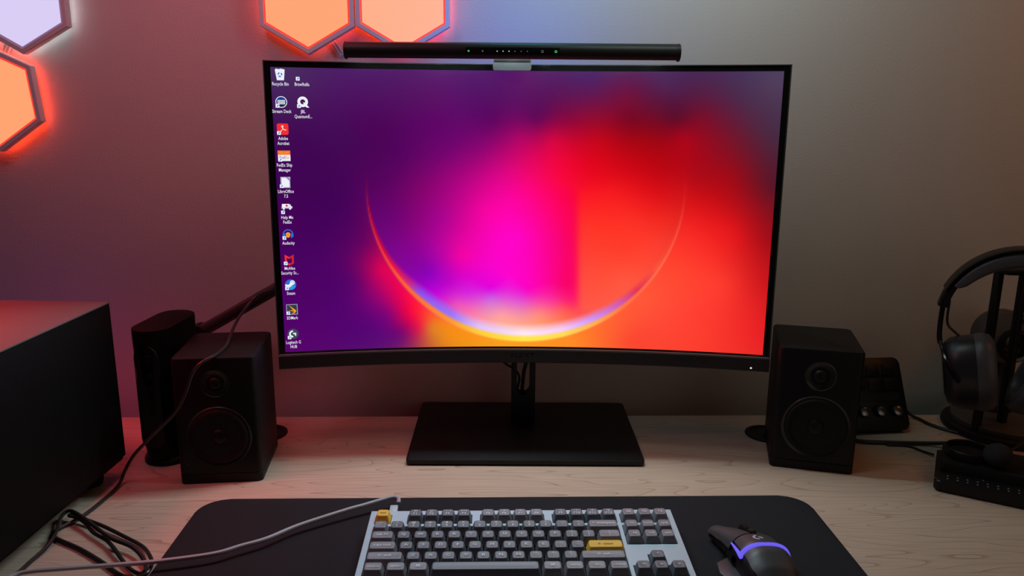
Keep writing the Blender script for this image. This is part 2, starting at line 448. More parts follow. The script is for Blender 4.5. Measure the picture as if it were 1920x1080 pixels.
INR = [(379,235,75,0,85),(561,193,92,0,100),(776,193,92,0,95),(937,193,100,0,85),(1044,193,135,0,60),(1259,193,120,0,35),(1420,193,95,5,40),(454,321,85,0,95),(615,289,110,0,110),(744,268,130,0,110),(873,257,175,0,100),(991,257,205,0,65),(1152,257,190,0,25),(1313,257,155,0,15),(1001,354,245,0,65),(1109,354,230,0,30),(1259,354,205,0,18),(1388,354,180,0,15),(1109,461,252,25,35),(1205,450,245,25,30),(1366,439,215,10,20),(1109,557,255,50,40),(1259,536,252,45,35),(1388,525,235,35,28),(1119,665,255,65,50),(1237,643,255,60,42),(1345,622,252,60,45),(1130,772,255,80,60),(1237,751,255,85,62),(1066,837,255,85,75),(937,879,255,130,130),(60,40,72,45,95),(250,60,76,25,100),(600,60,88,20,105),(900,60,92,25,100),(100,250,64,5,82),(300,250,70,4,85),(550,150,88,8,97),(1508,191,120,8,40),(1636,128,75,40,75),(1751,77,80,60,90),(1751,255,70,40,65),(1381,77,78,35,85),(1253,128,115,8,55),(1126,77,80,25,95),(1445,255,165,0,25)]
ARC = [(180,185,20,45,110,0,80),(200,255,60,50,200,5,60),(212,255,90,45,235,20,75),(219,255,105,45,215,40,120),(224,255,110,45,140,80,235),(240,255,150,45,150,120,255),(252,255,205,50,225,195,255),
 (270,255,232,70,255,232,250),(285,255,220,80,248,205,255),(298,255,175,80,205,150,255),(310,255,120,70,205,90,190),(318,255,105,70,225,50,90),(330,255,110,75,250,85,60),(345,252,90,65,240,50,42),(360,225,30,30,220,18,25)]
def blend(lst, X, Y):
    A = np.array(lst, float); P = A[:, :2]; n = len(A)
    D = np.hypot(P[:, None, 0] - P[None, :, 0], P[:, None, 1] - P[None, :, 1])
    M = np.zeros((n + 1, n + 1)); M[:n, :n] = -D - 12.0*np.eye(n); M[:n, n] = 1; M[n, :n] = 1
    C = np.linalg.solve(M, np.vstack([A[:, 2:], np.zeros((1, 3))]))
    out = np.empty((len(X), 3))
    for i in range(0, len(X), 20000):
        d = np.hypot(X[i:i+20000, None] - P[None, :, 0], Y[i:i+20000, None] - P[None, :, 1])
        out[i:i+20000] = -np.sqrt(d*d + 300.0) @ C[:n] + C[n]
    return np.clip(out, 0, 255)
def sg(x): return 1/(1 + np.exp(-np.clip(x, -40, 40)))
def wallpaper(a, h):
    v = (ST - h) / (ST - SB); u = (a - SL) / (SR - SL)
    X = (18 + 39*v) + u * (1765 - 118*v); Y = 30 + 12*u + v * (968 + 10*u - 14*(1 - (2*u - 1)**2))
    co = blend(OUT, X, Y); cl = blend(INL, X, Y); cr = blend(INR, X, Y)
    wid = 7 + 1.4*np.maximum(0, 440 - Y) + 0.6*np.maximum(0, Y - 850)
    k = sg((X - 1073)/wid)[:, None]
    ci = cl*(1 - k) + cr*k
    RR = 0.2268; dx = a; dy = h - 0.2554; r = np.hypot(dx, dy)
    soft = 0.0008 + 0.05*np.maximum(0, (dy + 0.01))/0.1 + 0.010*np.maximum(0, dy + 0.06)/0.1
    k = sg((RR - r)/soft)[:, None]
    c = co*(1 - k) + ci*k
    ang = np.degrees(np.arctan2(dy, dx)) % 360
    A = np.array(ARC, float)
    ang_c = np.clip(np.where(ang < 90, 360, ang), 180, 360)
    oc = np.stack([np.interp(ang_c, A[:, 0], A[:, i]) for i in (1, 2, 3)], 1)
    ic = np.stack([np.interp(ang_c, A[:, 0], A[:, i]) for i in (4, 5, 6)], 1)
    s = np.clip(-dy/RR, 0, 1)
    t = 0.0036 + 0.0235*s**2.0 + 0.0055*np.exp(-((ang_c - 228)/14)**2)
    d = (RR - r)/t
    mixi = np.clip((d - 0.22)/0.22, 0, 1)[:, None]
    cc = oc*(1 - mixi) + ic*mixi
    al = sg((RR - r)/0.0006) * (1 - np.clip((d - 0.5)/0.75, 0, 1)**1.2)
    al = al * np.clip((0.022 - dy)/0.06, 0, 1)
    al = np.where(r > RR + 0.004, 0, al)[:, None]
    c = c*(1 - al) + cc*al
    c = np.clip(c, 0, 255)/255
    return np.where(c <= 0.04045, c/12.92, ((c + 0.055)/1.055)**2.4)
NA, NH = 460, 264
aa = np.linspace(SL, SR, NA + 1); hh = np.linspace(SB, ST, NH + 1)
GA, GH = np.meshgrid(aa, hh); GA = GA.ravel(); GH = GH.ravel()
colr = wallpaper(GA, GH)
p = GA/RC; xx = (RC - 0.0007)*np.sin(p); yy = SAG - RC + (RC - 0.0007)*np.cos(p)
verts = np.stack([OX + xx, OY + yy*_ct + GH*_st, MZ + GH*_ct - yy*_st], 1)
me = bpy.data.meshes.new('screen')
idx = np.arange((NA+1)*(NH+1)).reshape(NH+1, NA+1)
faces = np.stack([idx[:-1, :-1], idx[:-1, 1:], idx[1:, 1:], idx[1:, :-1]], -1).reshape(-1, 4)
me.from_pydata(verts.tolist(), [], faces.tolist())
at = me.color_attributes.new('picture', 'FLOAT_COLOR', 'POINT')
at.data.foreach_set('color', np.concatenate([colr, np.ones((len(colr), 1))], 1).astype(np.float32).ravel())
M_screen = mat('screen_picture', (0.008, 0.008, 0.009), 0.28, spec=0.4)
nt = M_screen.node_tree
ca = nt.nodes.new('ShaderNodeAttribute'); ca.attribute_name = 'picture'
nt.links.new(ca.outputs['Color'], nt.nodes['Principled BSDF'].inputs['Emission Color'])
nt.nodes['Principled BSDF'].inputs['Emission Strength'].default_value = 1.0
screen = tag(link('screen', me, M_screen, mon), 'glowing screen, purple to red with a bright crescent arc')

# desktop icons: flat coloured shapes shown on the screen
def sm(r, g, b): return emat('pixels', lin(r, g, b), 1.0)
IC = {k: sm(*v) for k, v in dict(white=(238,240,248), grey=(175,175,200), red=(240,45,45), dred=(200,35,40), orange=(245,115,45), navy=(15,60,150), dnavy=(25,30,75),
      blue=(40,110,215), sky=(40,150,225), recyc=(25,115,200), slate=(62,70,84), gold=(245,160,40), dark=(58,20,80), violet=(60,30,140), teal=(40,80,140), dslate=(48,58,70)).items()}
ICN = list(IC); ICM = [IC[k] for k in ICN]
class Icon:
    def __init__(self): self.mb = MB(); self.lay = 0
    def put(self, bm, color, x=0, y=0, s=1.0, rot=0):
        self.lay += 1
        self.mb.add(bm, T(x, y, 0.00006*self.lay) @ Rz(rot) @ Matrix.Diagonal((s, s, 1, 1)), ICN.index(color)); return self
    def done(self, a, h, scale, name='desktop_icon'):
        for v in self.mb.bm.verts:
            v.co = scr(a + v.co.x*scale, h + v.co.y*scale, 0.0008 + v.co.z)
        me = bpy.data.meshes.new(name); self.mb.bm.to_mesh(me); self.mb.bm.free()
        return link(name, me, ICM, screen, smooth=False)
def badge(i):
    i.put(flat([(-.5,-.5),(-.18,-.5),(-.18,-.18),(-.5,-.18)]), 'white')
    i.put(flat([(-.42,-.43),(-.38,-.46),(-.28,-.34),(-.25,-.38),(-.24,-.24),(-.38,-.26),(-.33,-.30)]), 'recyc')
    return i
def ring(i, c, r, ri, x=0, y=0, a0=0, a1=360): return i.put(disc(r, 24, ri, math.radians(a0), math.radians(a1)), c, x, y)
def i_bin():
    i = Icon(); i.put(flat([(-.42,.40),(-.3,.5),(-.1,.44),(.1,.5),(.3,.45),(.42,.42),(.32,-.5),(-.28,-.5)]), 'white')
    for k in range(3):
        ring(i, 'recyc', .21, .10, 0, -.02, 100 + k*120, 180 + k*120)
    return i
def i_bare(): return badge(Icon())
def i_deck():
    i = Icon(); i.put(disc(.5, 28), 'white'); i.put(disc(.44, 28), 'navy')
    i.put(disc(.43, 20, 0.0001, PI, 2*PI), 'dnavy')
    for r in range(3):
        for c in range(5): i.put(flat([(-.05,-.05),(.05,-.05),(.05,.05),(-.05,.05)]), 'white', -.27 + c*.135, .12 - r*.135)
    return badge(i)
def i_q():
    i = Icon(); ring(i, 'white', .46, .22, 0, .04); i.put(flat([(.02,-.02),(.16,-.02),(.56,-.46),(.30,-.46)]), 'white'); return badge(i)
def i_pdf():
    i = Icon(); i.put(flat([(x, y) for x, y in rrect(1, 1, .16)]), 'red')
    ring(i, 'white', .09, .03, -.02, .24)
    i.put(flat([(-.05,.2),(.01,.2),(.05,.0),(-.02,-.02)]), 'white'); i.put(flat([(-.02,-.0),(.03,.03),(-.2,-.28),(-.27,-.24)]), 'white')
    i.put(flat([(.0,.03),(.02,-.04),(.3,-.12),(.3,-.05)]), 'white'); return badge(i)
def i_ship():
    i = Icon(); i.put(flat([(-.55,.10),(.55,.10),(.55,.48),(-.55,.48)]), 'orange'); i.put(flat([(-.53,-.45),(.55,-.45),(.55,.10),(-.53,.10)]), 'white')
    i.put(text_bm('Ship with', .30, .75), 'gold', 0, .29); i.put(text_bm('Fed', .42, .8), 'violet', -.17, -.14); i.put(text_bm('Ex', .42, .8), 'orange', .26, -.14); return badge(i)
def i_doc():
    i = Icon(); i.put(flat([(-.42,.5),(.10,.5),(.42,.18),(.42,-.5),(-.42,-.5)]), 'grey'); i.put(flat([(-.32,.42),(.06,.42),(.34,.14),(.34,-.42),(-.32,-.42)]), 'white')
    i.put(flat([(.14,.5),(.45,.5),(.45,.22)]), 'grey'); return badge(i)
def i_van():
    i = Icon(); i.put(flat([(-.45,.08),(.22,.08),(.22,.42),(-.40,.42)]), 'white'); i.put(flat([(.24,.08),(.5,.08),(.5,.17),(.40,.20),(.34,.36),(.24,.40)]), 'white')
    i.put(flat([(-.47,.0),(.5,.0),(.5,.08),(-.47,.08)]), 'grey'); i.put(flat([(-.5,.04),(-.42,.04),(-.40,.30),(-.46,.2)]), 'red')
    i.put(flat([(-.03,.15),(.06,.15),(.06,.37),(-.03,.37)]), 'dred'); i.put(flat([(-.10,.22),(.13,.22),(.13,.30),(-.10,.30)]), 'dred')
    for x in (-.26, .30): i.put(disc(.09, 16), 'white', x, -.02)
    return badge(i)
def i_phones():
    i = Icon(); ring(i, 'blue', .46, .37, 0, .0, 0, 180)
    i.put(disc(.22, 7), 'gold', 0, -.02); i.put(disc(.19, 9), 'gold', .0, -.12); i.put(flat([(-.2,-.12),(.2,-.12),(.2,-.04),(-.2,-.04)]), 'orange')
    for s in (-1, 1): i.put(flat([(s*.26,-.36),(s*.44,-.26),(s*.5,-.08),(s*.42,.1),(s*.26,.08)]), 'blue')
    return badge(i)
def i_shield():
    i = Icon(); i.put(flat([(-.42,.48),(0,.25),(0,.06),(-.22,.19),(-.22,-.26),(0,-.36),(0,-.55),(-.38,-.38)]), 'red')
    i.put(flat([(.42,.48),(0,.25),(0,.06),(.22,.19),(.22,-.26),(0,-.36),(0,-.55),(.40,-.38)]), 'dred'); return badge(i)
def i_pipe():
    i = Icon(); i.put(disc(.5, 30), 'blue'); i.put(disc(.48, 20, 0.0001, PI*1.1, PI*1.9), 'sky')
    i.put(flat([(-.5,.06),(-.48,-.14),(-.16,-.24),(-.02,-.04)]), 'white'); i.put(flat([(-.2,.0),(-.02,-.2),(.3,.08),(.04,.22)]), 'white'); ring(i, 'white', .22, .12, .17, .2); ring(i, 'white', .13, .08, -.12, -.12)
    i.put(disc(.09, 16), 'white', .17, .2); return badge(i)
def i_fan():
    i = Icon(); i.put(flat([(-.5,-.5),(.52,-.5),(.52,.5),(-.5,.5)]), 'grey'); i.put(flat([(-.45,-.45),(.47,-.45),(.47,.45),(-.45,.45)]), 'dslate')
    i.put(flat([(-.26,.42),(.34,-.06),(.40,-.16),(.10,-.06)]), 'gold'); i.put(flat([(-.32,-.06),(.40,-.12),(.34,-.24),(.06,-.18)]), 'gold'); i.put(flat([(-.06,-.40),(.20,-.40),(.40,-.18),(.30,-.20)]), 'gold'); return badge(i)
def i_g():
    i = Icon(); i.put(disc(.5, 30), 'slate'); ring(i, 'white', .34, .19, -.02, 0, 85, 275); i.put(flat([(.0,.10),(.28,.10),(.28,-.18),(.16,-.18),(.16,-.02),(.0,-.02)]), 'white'); return badge(i)
ICONS = [(0,0,i_bin,['Recycle Bin'],'recycling bin icon'),(1,0,i_bare,['Brawlhalla'],'bare shortcut arrow icon'),(0,1,i_deck,['Stream Deck'],'round dark blue icon with a dot grid'),(1,1,i_q,['JBL','QuantumE...'],'white ring icon with a slanting tail'),
 (0,2,i_pdf,['Adobe','Acrobat'],'red rounded square icon'),(0,3,i_ship,['FedEx Ship','Manager'],'orange and white square icon'),(0,4,i_doc,['LibreOffice','7.5'],'white paper sheet icon'),(0,5,i_van,['Help Me','FedEx'],'white ambulance icon'),
 (0,6,i_phones,['Audacity'],'blue headphones icon'),(0,7,i_shield,['McAfee','Security Sc...'],'red shield icon'),(0,8,i_pipe,['Steam'],'round blue icon with a white crank'),(0,9,i_fan,['3DMark'],'dark square icon with orange blades'),(0,10,i_g,['Logitech G','HUB'],'round grey icon with a white letter')]
for c, r, fn, cap, lab in ICONS:
    a = -0.3362 + c*0.0281; h = 0.4085 - r*0.03612
    tag(fn().done(a, h, 0.0152), lab)
    i = Icon()
    for k, s in enumerate(cap):
        i.put(text_bm(s, 0.0064, 0.74), 'white', 0, -k*0.0066)
    i.done(a, h - 0.0126, 1.0, 'icon_caption')
# stand
base = MB().add(prism(rrect(0.3452, 0.2316, 0.006), 0.0025, 0.008, 0.0008)).build('stand_base', M_satin, mon)
for x in (-0.14, 0.14):
    for y in (-0.09, 0.05): MB().add(lathe([(0.010, 0), (0.010, 0.0027)], 18), T(x, y, 0)).build('stand_foot', M_rubber, mon)
mb = MB()
NX, NY = -0.0012, 0.036
outer = [(-0.0192, 0.008), (0.0192, 0.008), (0.0192, 0.33), (-0.0192, 0.33)]
# column with a long round-ended slot
def slot_column():
    b = bmesh.new()
    hw, sw, z0, zc, z1, zt, d = 0.0192, 0.0102, 0.008, 0.0655, 0.25, 0.33, 0.011
    arc = [(sw*math.cos(PI + PI*k/10), zc + sw*math.sin(PI + PI*k/10)) for k in range(11)]
    topa = [(sw*math.cos(PI*k/10), z1 + sw*math.sin(PI*k/10)) for k in range(11)]
    loop_in = arc + topa
    loop_out = []
    for k in range(11): loop_out.append((-hw + 2*hw*k/10, z0))
    for k in range(11): loop_out.append((hw - 2*hw*k/10, zt))
    n = 22
    F = [[b.verts.new((x, -d, z)) for x, z in loop_out], [b.verts.new((x, -d, z)) for x, z in loop_in],
         [b.verts.new((x, d, z)) for x, z in loop_in], [b.verts.new((x, d, z)) for x, z in loop_out]]
    for A, B in ((0,1),(1,2),(2,3),(3,0)):
        for k in range(n):
            j = (k+1) % n
            b.faces.new((F[A][k], F[A][j], F[B][j], F[B][k]))
    return b
MB().add(slot_column(), T(NX, NY, 0)).build('stand_column', M_satin, mon, angle=30)
MB().add(box(0.10, 0.07, 0.10, 0.006), T(NX, NY - 0.012, 0.26)).build('stand_bracket', M_satin, mon)

def cable(name, label, pts, r, M_, cat='cable', sub=6, group=None, n=8):
    o = MB().add(tube(pts, r, n, sub)).build(name, M_, None)
    return tag(o, label, cat, group)
cable('display_cable', 'thin black cable drooping left of the slot in the monitor stand', [(-0.040, 1.172, 0.150), (-0.024, 1.176, 0.125), (-0.006, 1.182, 0.108), (0.006, 1.190, 0.098), (0.013, 1.196, 0.083), (0.011, 1.202, 0.066), (0.009, 1.215, 0.05), (0.006, 1.245, 0.02), (0.010, 1.263, -0.05)], 0.0020, M_bcable)
cable('display_cable', 'thicker black cable running down through the slot in the monitor stand', [(0.032, 1.172, 0.150), (0.025, 1.178, 0.120), (0.020, 1.188, 0.095), (0.0185, 1.198, 0.072), (0.018, 1.208, 0.060), (0.020, 1.235, 0.03), (0.030, 1.264, -0.05)], 0.0030, M_bcable)

# ------------------------------------------------------------------ monitor light bar
BX, BY, BZ = -0.0022, 1.098, 0.578
bar = thing('monitor_light_bar', 'slim black cylindrical light bar with green indicators, clipped on top of the monitor', 'lamp', (BX, BY, BZ), 0.002)
BR, BL = 0.0114, 0.2251
sec = []
for k in range(41):
    a = math.radians(-35 + (244 + 35) * k / 40)
    sec.append((BR*math.cos(a), BR*math.sin(a)))
# groove under the bar
g0 = sec[-1]; g1 = sec[0]
sec += [(g0[0]*0.92, -0.0070), (g1[0]*0.98, -0.0070)]
def along_x(sec_, x0, x1, k0=1.0, e=0.0):
    rings = []
    for x, k in ((x0, k0), (x0 + e, 1.0), (x1 - e, 1.0), (x1, k0)):
        rings.append([(x, y*k, z*k) for y, z in sec_])
    return loft(rings)
MB().add(along_x(sec, -BL + 0.004, BL - 0.004)).build('tube', M_barblk, bar, angle=30)
circ = [((BR + 0.0003)*math.cos(2*PI*k/40), (BR + 0.0003)*math.sin(2*PI*k/40)) for k in range(40)]
for s in (-1, 1):
    MB().add(along_x(circ, s*BL - (0.004 if s > 0 else 0), s*BL + (0.004 if s < 0 else 0), 0.94, 0.0008)).build('end_cap', M_barblk, bar)
strip = MB().add(box(2*BL - 0.012, 0.0115, 0.0006), T(0, 0.0023, -0.0078)).build('light_strip', E_strip, bar, smooth=False)
strip['label'] = 'glowing white strip'
tp = [(BR + 0.00012, math.radians(180 + d)) for d in range(-22, 23, 4)]
rings = [[(x, r*math.cos(a), r*math.sin(a)) for r, a in tp] for x in (-0.062, 0.063)]
MB().add(loft(rings, False, False, closed=False)).build('touch_panel', M_gloss, bar)
PXM = 0.000717
def dot(px, r, M_, ri=0.0):
    bm = disc(r, 14, ri)
    MB().add(bm, T((px - 961)*PXM, -BR - 0.00035, -0.0006) @ Rx(PI/2 + 0.03)).build('indicator', M_, bar, smooth=False)
dot(880, 0.0013, E_green); dot(906, 0.0010, E_dim)
for k, px in enumerate((933, 944, 955, 966, 977.5, 989)): dot(px, 0.0007, E_white if k < 3 else E_dim)
dot(1017, 0.0017, E_dim, 0.0011); dot(1042, 0.0018, E_green, 0.0008)
# clip: front tab, neck over the bezel, counterweight behind
tab = prism(rrect(0.0525, 0.0150, 0.003), 0, 0.003)
mb = MB().add(tab, T(0.0000, 0.0170, -0.0165) @ Rx(PI/2))
mb.build('clip_tab', M_clip, bar)
mb = MB().add(box(0.050, 0.048, 0.0035, 0.001), T(0, 0.037, -0.0134))
mb.add(box(0.046, 0.026, 0.060, 0.006), T(0, 0.069, -0.066))
mb.build('clip_arm', M_barblk, bar)
# the bar's own light: downlight lenses along its underside with an asymmetric cut-off; last, a blue fill added behind it for the wall
DOWN_W, NL = 0.98, 9
for k in range(NL):
    d = bpy.data.lights.new('bar_lens_light', 'SPOT'); d.energy = DOWN_W; d.color = (0.68, 0.94, 1.0)
    d.spot_size = math.radians(138); d.spot_blend = 0.05; d.shadow_soft_size = 0.0008
    o = bpy.data.objects.new('bar_lens_light', d); COL.objects.link(o)
    o.location = (BX + (-0.19 + 0.38*k/(NL-1)), BY - 0.001, BZ - 0.0090)
    tl = math.radians(70)
    o.rotation_euler = Vector((0, -math.sin(tl), -math.cos(tl))).to_track_quat('-Z', 'Y').to_euler()
area('blue_wall_fill', (BX, BY + 0.014, BZ + 0.012), (BX, BY + 0.25, BZ + 0.20), 0.20, 0.30, (0.05, 0.18, 1.0), 0.008)

# ------------------------------------------------------------------ speakers
def speaker(label, loc, rz, wd, dp, ht, wz, wr, tz, tr, dx, led=False):
    t = thing('bookshelf_speaker', label, 'speaker', loc, rz, 'pair of bookshelf speakers')
    # cabinet on a thin plinth, rounded front corners
    def ringz(z, k=0.0):
        return [(x, y, z) for x, y in rrect(wd - 2*k, dp - 2*k, 0.007 - k*0.5, 4)]
    MB().add(loft([ringz(0.0135, 0.0006), ringz(0.0142), ringz(ht - 0.0035), ringz(ht - 0.001, 0.001), ringz(ht, 0.0032)])).build('cabinet', M_matte, t)
    MB().add(loft([ringz(0.0, 0.0008), ringz(0.001, 0.0), ringz(0.0125, 0.0), ringz(0.0138, 0.0012)])).build('plinth', M_matte, t)
    fy = -dp/2
    F = lambda x, z: T(x, fy, z) @ Rx(PI/2)
    wf = MB().add(lathe([(wr, -0.0005), (wr, 0.0006), (wr*0.985, 0.0012), (wr*0.95, 0.0006), (wr*0.90, -0.0002)], 56, False, False), F(dx, wz)).build('woofer', M_ring, t)
    MB().add(lathe([(wr*0.91, 0.0001), (wr*0.88, 0.0022), (wr*0.82, 0.0034), (wr*0.76, 0.0026), (wr*0.71, 0.0008)], 56, False, False), F(dx, wz)).build('surround', M_rubber, wf)
    MB().add(lathe([(wr*0.71, 0.0009), (wr*0.45, 0.0004), (wr*0.27, 0.0002)], 48, False, True), F(dx, wz)).build('cone', M_matte, wf)
    MB().add(lathe([(wr*0.24, 0.0003), (wr*0.23, 0.0014), (wr*0.18, 0.0032), (wr*0.09, 0.0044), (0.0003, 0.0047)], 32, False, True), F(dx, wz)).build('dust_cap', M_matte, wf)
    tw = MB().add(lathe([(tr, -0.0005), (tr, 0.0008), (tr*0.93, 0.0013), (tr*0.84, 0.0003), (tr*0.62, 0.0001)], 40, False, False), F(dx, tz)).build('tweeter', M_ring, t)
    MB().add(lathe([(tr*0.64, 0.0002), (tr*0.56, 0.0012), (tr*0.48, 0.0004)], 32, False, True), F(dx, tz)).build('surround', M_rubber, tw)
    MB().add(lathe([(tr*0.46, 0.0004), (tr*0.40, 0.0026), (tr*0.24, 0.0046), (0.0003, 0.0046)], 28, False, True), F(dx, tz)).build('dome', M_matte, tw)
    if led:
        MB().add(lathe([(0.0013, 0.0), (0.0013, 0.0006), (0.0008, 0.0009)], 14), F(-wd/2 + 0.013, 0.030)).build('status_light', M_bronze, t)
    # rear binding posts
    mb = MB()
    for x in (-0.015, 0.015): mb.add(lathe([(0.004, 0), (0.004, 0.008)], 12), T(x, dp/2 - 0.001, 0.05) @ Rx(-PI/2))
    mb.build('binding_post', M_satin, t)
    return t
sx = math.cos(0.118); sy = math.sin(0.118)
speaker('black bookshelf speaker left of the monitor, in front of the router', (-0.395 - 0.0625*-sy*-1 - 0.0, 0.9875 + 0.0625*sx, 0), 0.118, 0.109, 0.125, 0.1795, 0.068, 0.043, 0.1437, 0.0195, 0.001, True)
cx, cy = 0.4307, 1.0397
speaker('black bookshelf speaker right of the monitor, in front of the macro keypad', (cx + 0.0635*math.sin(0.243), cy + 0.0635*math.cos(0.243), 0), -0.243, 0.113, 0.127, 0.181, 0.0668, 0.0465, 0.1425, 0.0215, 0.0008)

# ------------------------------------------------------------------ router tower
ro = thing('router', 'black upright router tower with an oval top and round foot, behind the left speaker', 'router', (-0.5000, 1.088, 0), -0.06)
def stad(w_, l, z, n=10, k=1.0):
    r = w_/2*k; h = (l - w_)/2
    p = [(r*math.cos(a), -h + r*math.sin(a)) for a in [PI + PI*i/n for i in range(n+1)]]
    p += [(r*math.cos(a), h + r*math.sin(a)) for a in [PI*i/n for i in range(n+1)]]
    return [(x, y, z) for x, y in p]
RH = 0.2035
MB().add(loft([stad(0.046, 0.105, 0.010), stad(0.050, 0.112, 0.03), stad(0.055, 0.120, RH - 0.004), stad(0.0545, 0.1195, RH - 0.001), stad(0.051, 0.116, RH)])).build('body', M_case, ro)
MB().add(lathe([(0.034, 0.0), (0.036, 0.002), (0.035, 0.006), (0.030, 0.011), (0.024, 0.013)], 40), T(0, -0.012, 0) @ Matrix.Diagonal((1.0, 1.15, 1, 1))).build('foot', M_satin, ro)
RF = T(0, -0.0572, 0) @ Rx(PI/2)
pan = MB().add(prism(rrect(0.032, 0.150, 0.0158), -0.006, 0.0010), T(0, -0.0570, 0.105) @ Rx(PI/2 - 0.022)).build('port_panel', M_deep, ro)
mb = MB()
for z, ww, hh2 in ((0.158, 0.008, 0.014), (0.136, 0.010, 0.010), (0.120, 0.010, 0.008), (0.104, 0.008, 0.008), (0.086, 0.008, 0.010)):
    mb.add(box(ww, 0.0012, hh2, 0.0003, 1), T(0.003, -0.0600, z - 0.004))
mb.build('port', M_matte, pan)
mb = MB()
rim = [Vector((x, -0.0584, 0.105 + y)) for x, y in rrect(0.0325, 0.152, 0.0161)]
mb.add(tube(rim + [rim[0]], 0.0007, 6, raw=True)); mb.build('panel_rim', M_satin, ro)

# ------------------------------------------------------------------ desktop computer case
PCX, PCY = -0.5365, 1.015
pc = thing('computer_case', 'big black computer case at the left edge, red light on its top', 'computer', (PCX, PCY, 0.0003), -0.027)
W_, D_, Z0, Z1 = 0.36, 0.46, 0.022, 0.2475
MB().add(box(W_ - 0.006, D_, Z1 - Z0 - 0.010, 0.001), T(-W_/2 - 0.003, -D_/2, Z0 + 0.005)).build('chassis', M_case, pc)
MB().add(box(W_, D_, 0.0022, 0.0007), T(-W_/2, -D_/2, Z1 - 0.0022)).build('top_panel', mat('case_top_lit', (0.12, 0.11, 0.11), 0.5, bump=(600, 0.1, 0.0004)), pc)  # top colour lightened above the black case so it looks lit
MB().add(box(0.0035, D_ - 0.003, Z1 - Z0 - 0.009, 0.0006), T(-0.0018, -D_/2, Z0 + 0.0062)).build('side_panel', M_case, pc)
MB().add(box(W_ - 0.004, D_ - 0.003, 0.0055, 0.0012), T(-W_/2 - 0.002, -D_/2, Z0)).build('bottom_panel', M_case, pc)
for x in (-0.035, -W_ + 0.035):
    for y in (-0.035, -D_ + 0.035):
        MB().add(lathe([(0.016, 0.0), (0.017, 0.004), (0.019, Z0)], 24), T(x, y, 0)).build('foot', M_rubber, pc)
MB().add(box(0.12, 0.004, 0.12, 0.0), T(-0.22, 0.0005, 0.075)).build('fan_vent', emat('fan_glow', (0.20, 0.12, 1.0), 0.7), pc, smooth=False)

# ------------------------------------------------------------------ microphone arm and the long black cable
arm = thing('boom_arm', 'slanting black tube of a boom arm rising behind the left speaker to the monitor', 'boom arm', (-0.500, 1.205, 0), 0)
MB().add(lathe([(0.030, 0), (0.030, 0.012), (0.012, 0.016), (0.0095, 0.020), (0.0095, 0.155)], 28)).build('post', M_satin, arm)
a0 = Vector((0.0, 0, 0.150)); dv = Vector((0.1186, 0, 0.0681)).normalized()
MB().add(tube([a0, a0 + dv*0.30], 0.0098, 18, raw=True)).build('arm', mat('arm_black', (0.035, 0.03, 0.032), 0.3), arm)
MB().add(tube([a0 + Vector((0, -0.0125, 0)), a0 + Vector((0, 0.0125, 0))], 0.0145, 20, raw=True)).build('hinge', M_satin, arm)
e_ = a0 + dv*0.30
MB().add(tube([e_ + Vector((0, -0.012, 0)), e_ + Vector((0, 0.012, 0))], 0.013, 20, raw=True)).build('hinge', M_satin, arm)

hi = [(-0.335, 1.185, 0.2465), (-0.360, 1.186, 0.2335), (-0.3772, 1.183, 0.2250), (-0.3897, 1.180, 0.2216), (-0.4000, 1.172, 0.2125), (-0.4060, 1.150, 0.2020), (-0.4040, 1.110, 0.1950),
      (-0.3990, 1.070, 0.1870), (-0.3931, 1.035, 0.1815), (-0.3917, 0.998, 0.1815), (-0.395, 0.983, 0.1812), (-0.4030, 0.976, 0.1775), (-0.4108, 0.972, 0.1704), (-0.4171, 0.968, 0.159), (-0.425, 0.966, 0.1376),
      (-0.4395, 0.966, 0.1116), (-0.4645, 0.970, 0.0872), (-0.4884, 0.975, 0.0639), (-0.509, 0.980, 0.0422), (-0.5250, 0.984, 0.018), (-0.5280, 0.975, 0.0060), (-0.528, 0.955, 0.0032), (-0.5300, 0.915, 0.0030)]
coil = [(-0.5353,0.8837,0.0030),(-0.5443,0.8643,0.003),(-0.5469,0.8519,0.003),(-0.5444,0.8438,0.003),(-0.5337,0.836,0.003),(-0.4963,0.8153,0.003),(-0.4569,0.7884,0.003),(-0.4253,0.7646,0.003),
        (-0.4073,0.7574,0.004),(-0.3949,0.7617,0.007),(-0.3972,0.7787,0.007),(-0.4058,0.7945,0.007),(-0.4267,0.8202,0.004),(-0.4575,0.8411,0.004),(-0.495,0.863,0.0055),(-0.5275,0.8773,0.0075),
        (-0.5420,0.8835,0.009),(-0.5440,0.8800,0.009),(-0.5351,0.8765,0.009),(-0.5186,0.8668,0.008),(-0.4972,0.8465,0.006),(-0.4725,0.8291,0.006),(-0.4538,0.8103,0.006),(-0.4304,0.7853,0.004),(-0.4132,0.7699,0.004),
        (-0.4026,0.7658,0.004),(-0.4028,0.7769,0.004),(-0.4148,0.7944,0.006),(-0.4354,0.8125,0.008),(-0.4663,0.8272,0.010),(-0.493,0.8486,0.010),(-0.5197,0.8689,0.012),(-0.5431,0.8857,0.012),
        (-0.553,0.8877,0.009),(-0.5523,0.8748,0.008),(-0.5438,0.854,0.008),(-0.5367,0.834,0.008),(-0.535,0.8148,0.005),(-0.538,0.7908,0.003),(-0.5381,0.7699,0.003),(-0.5421,0.7514,0.003),(-0.552,0.725,0.003)]
cable('long_cable', 'long thin black cable draped over the left speaker and coiled on the desk', hi + coil, 0.0023, M_bcable2, sub=5)
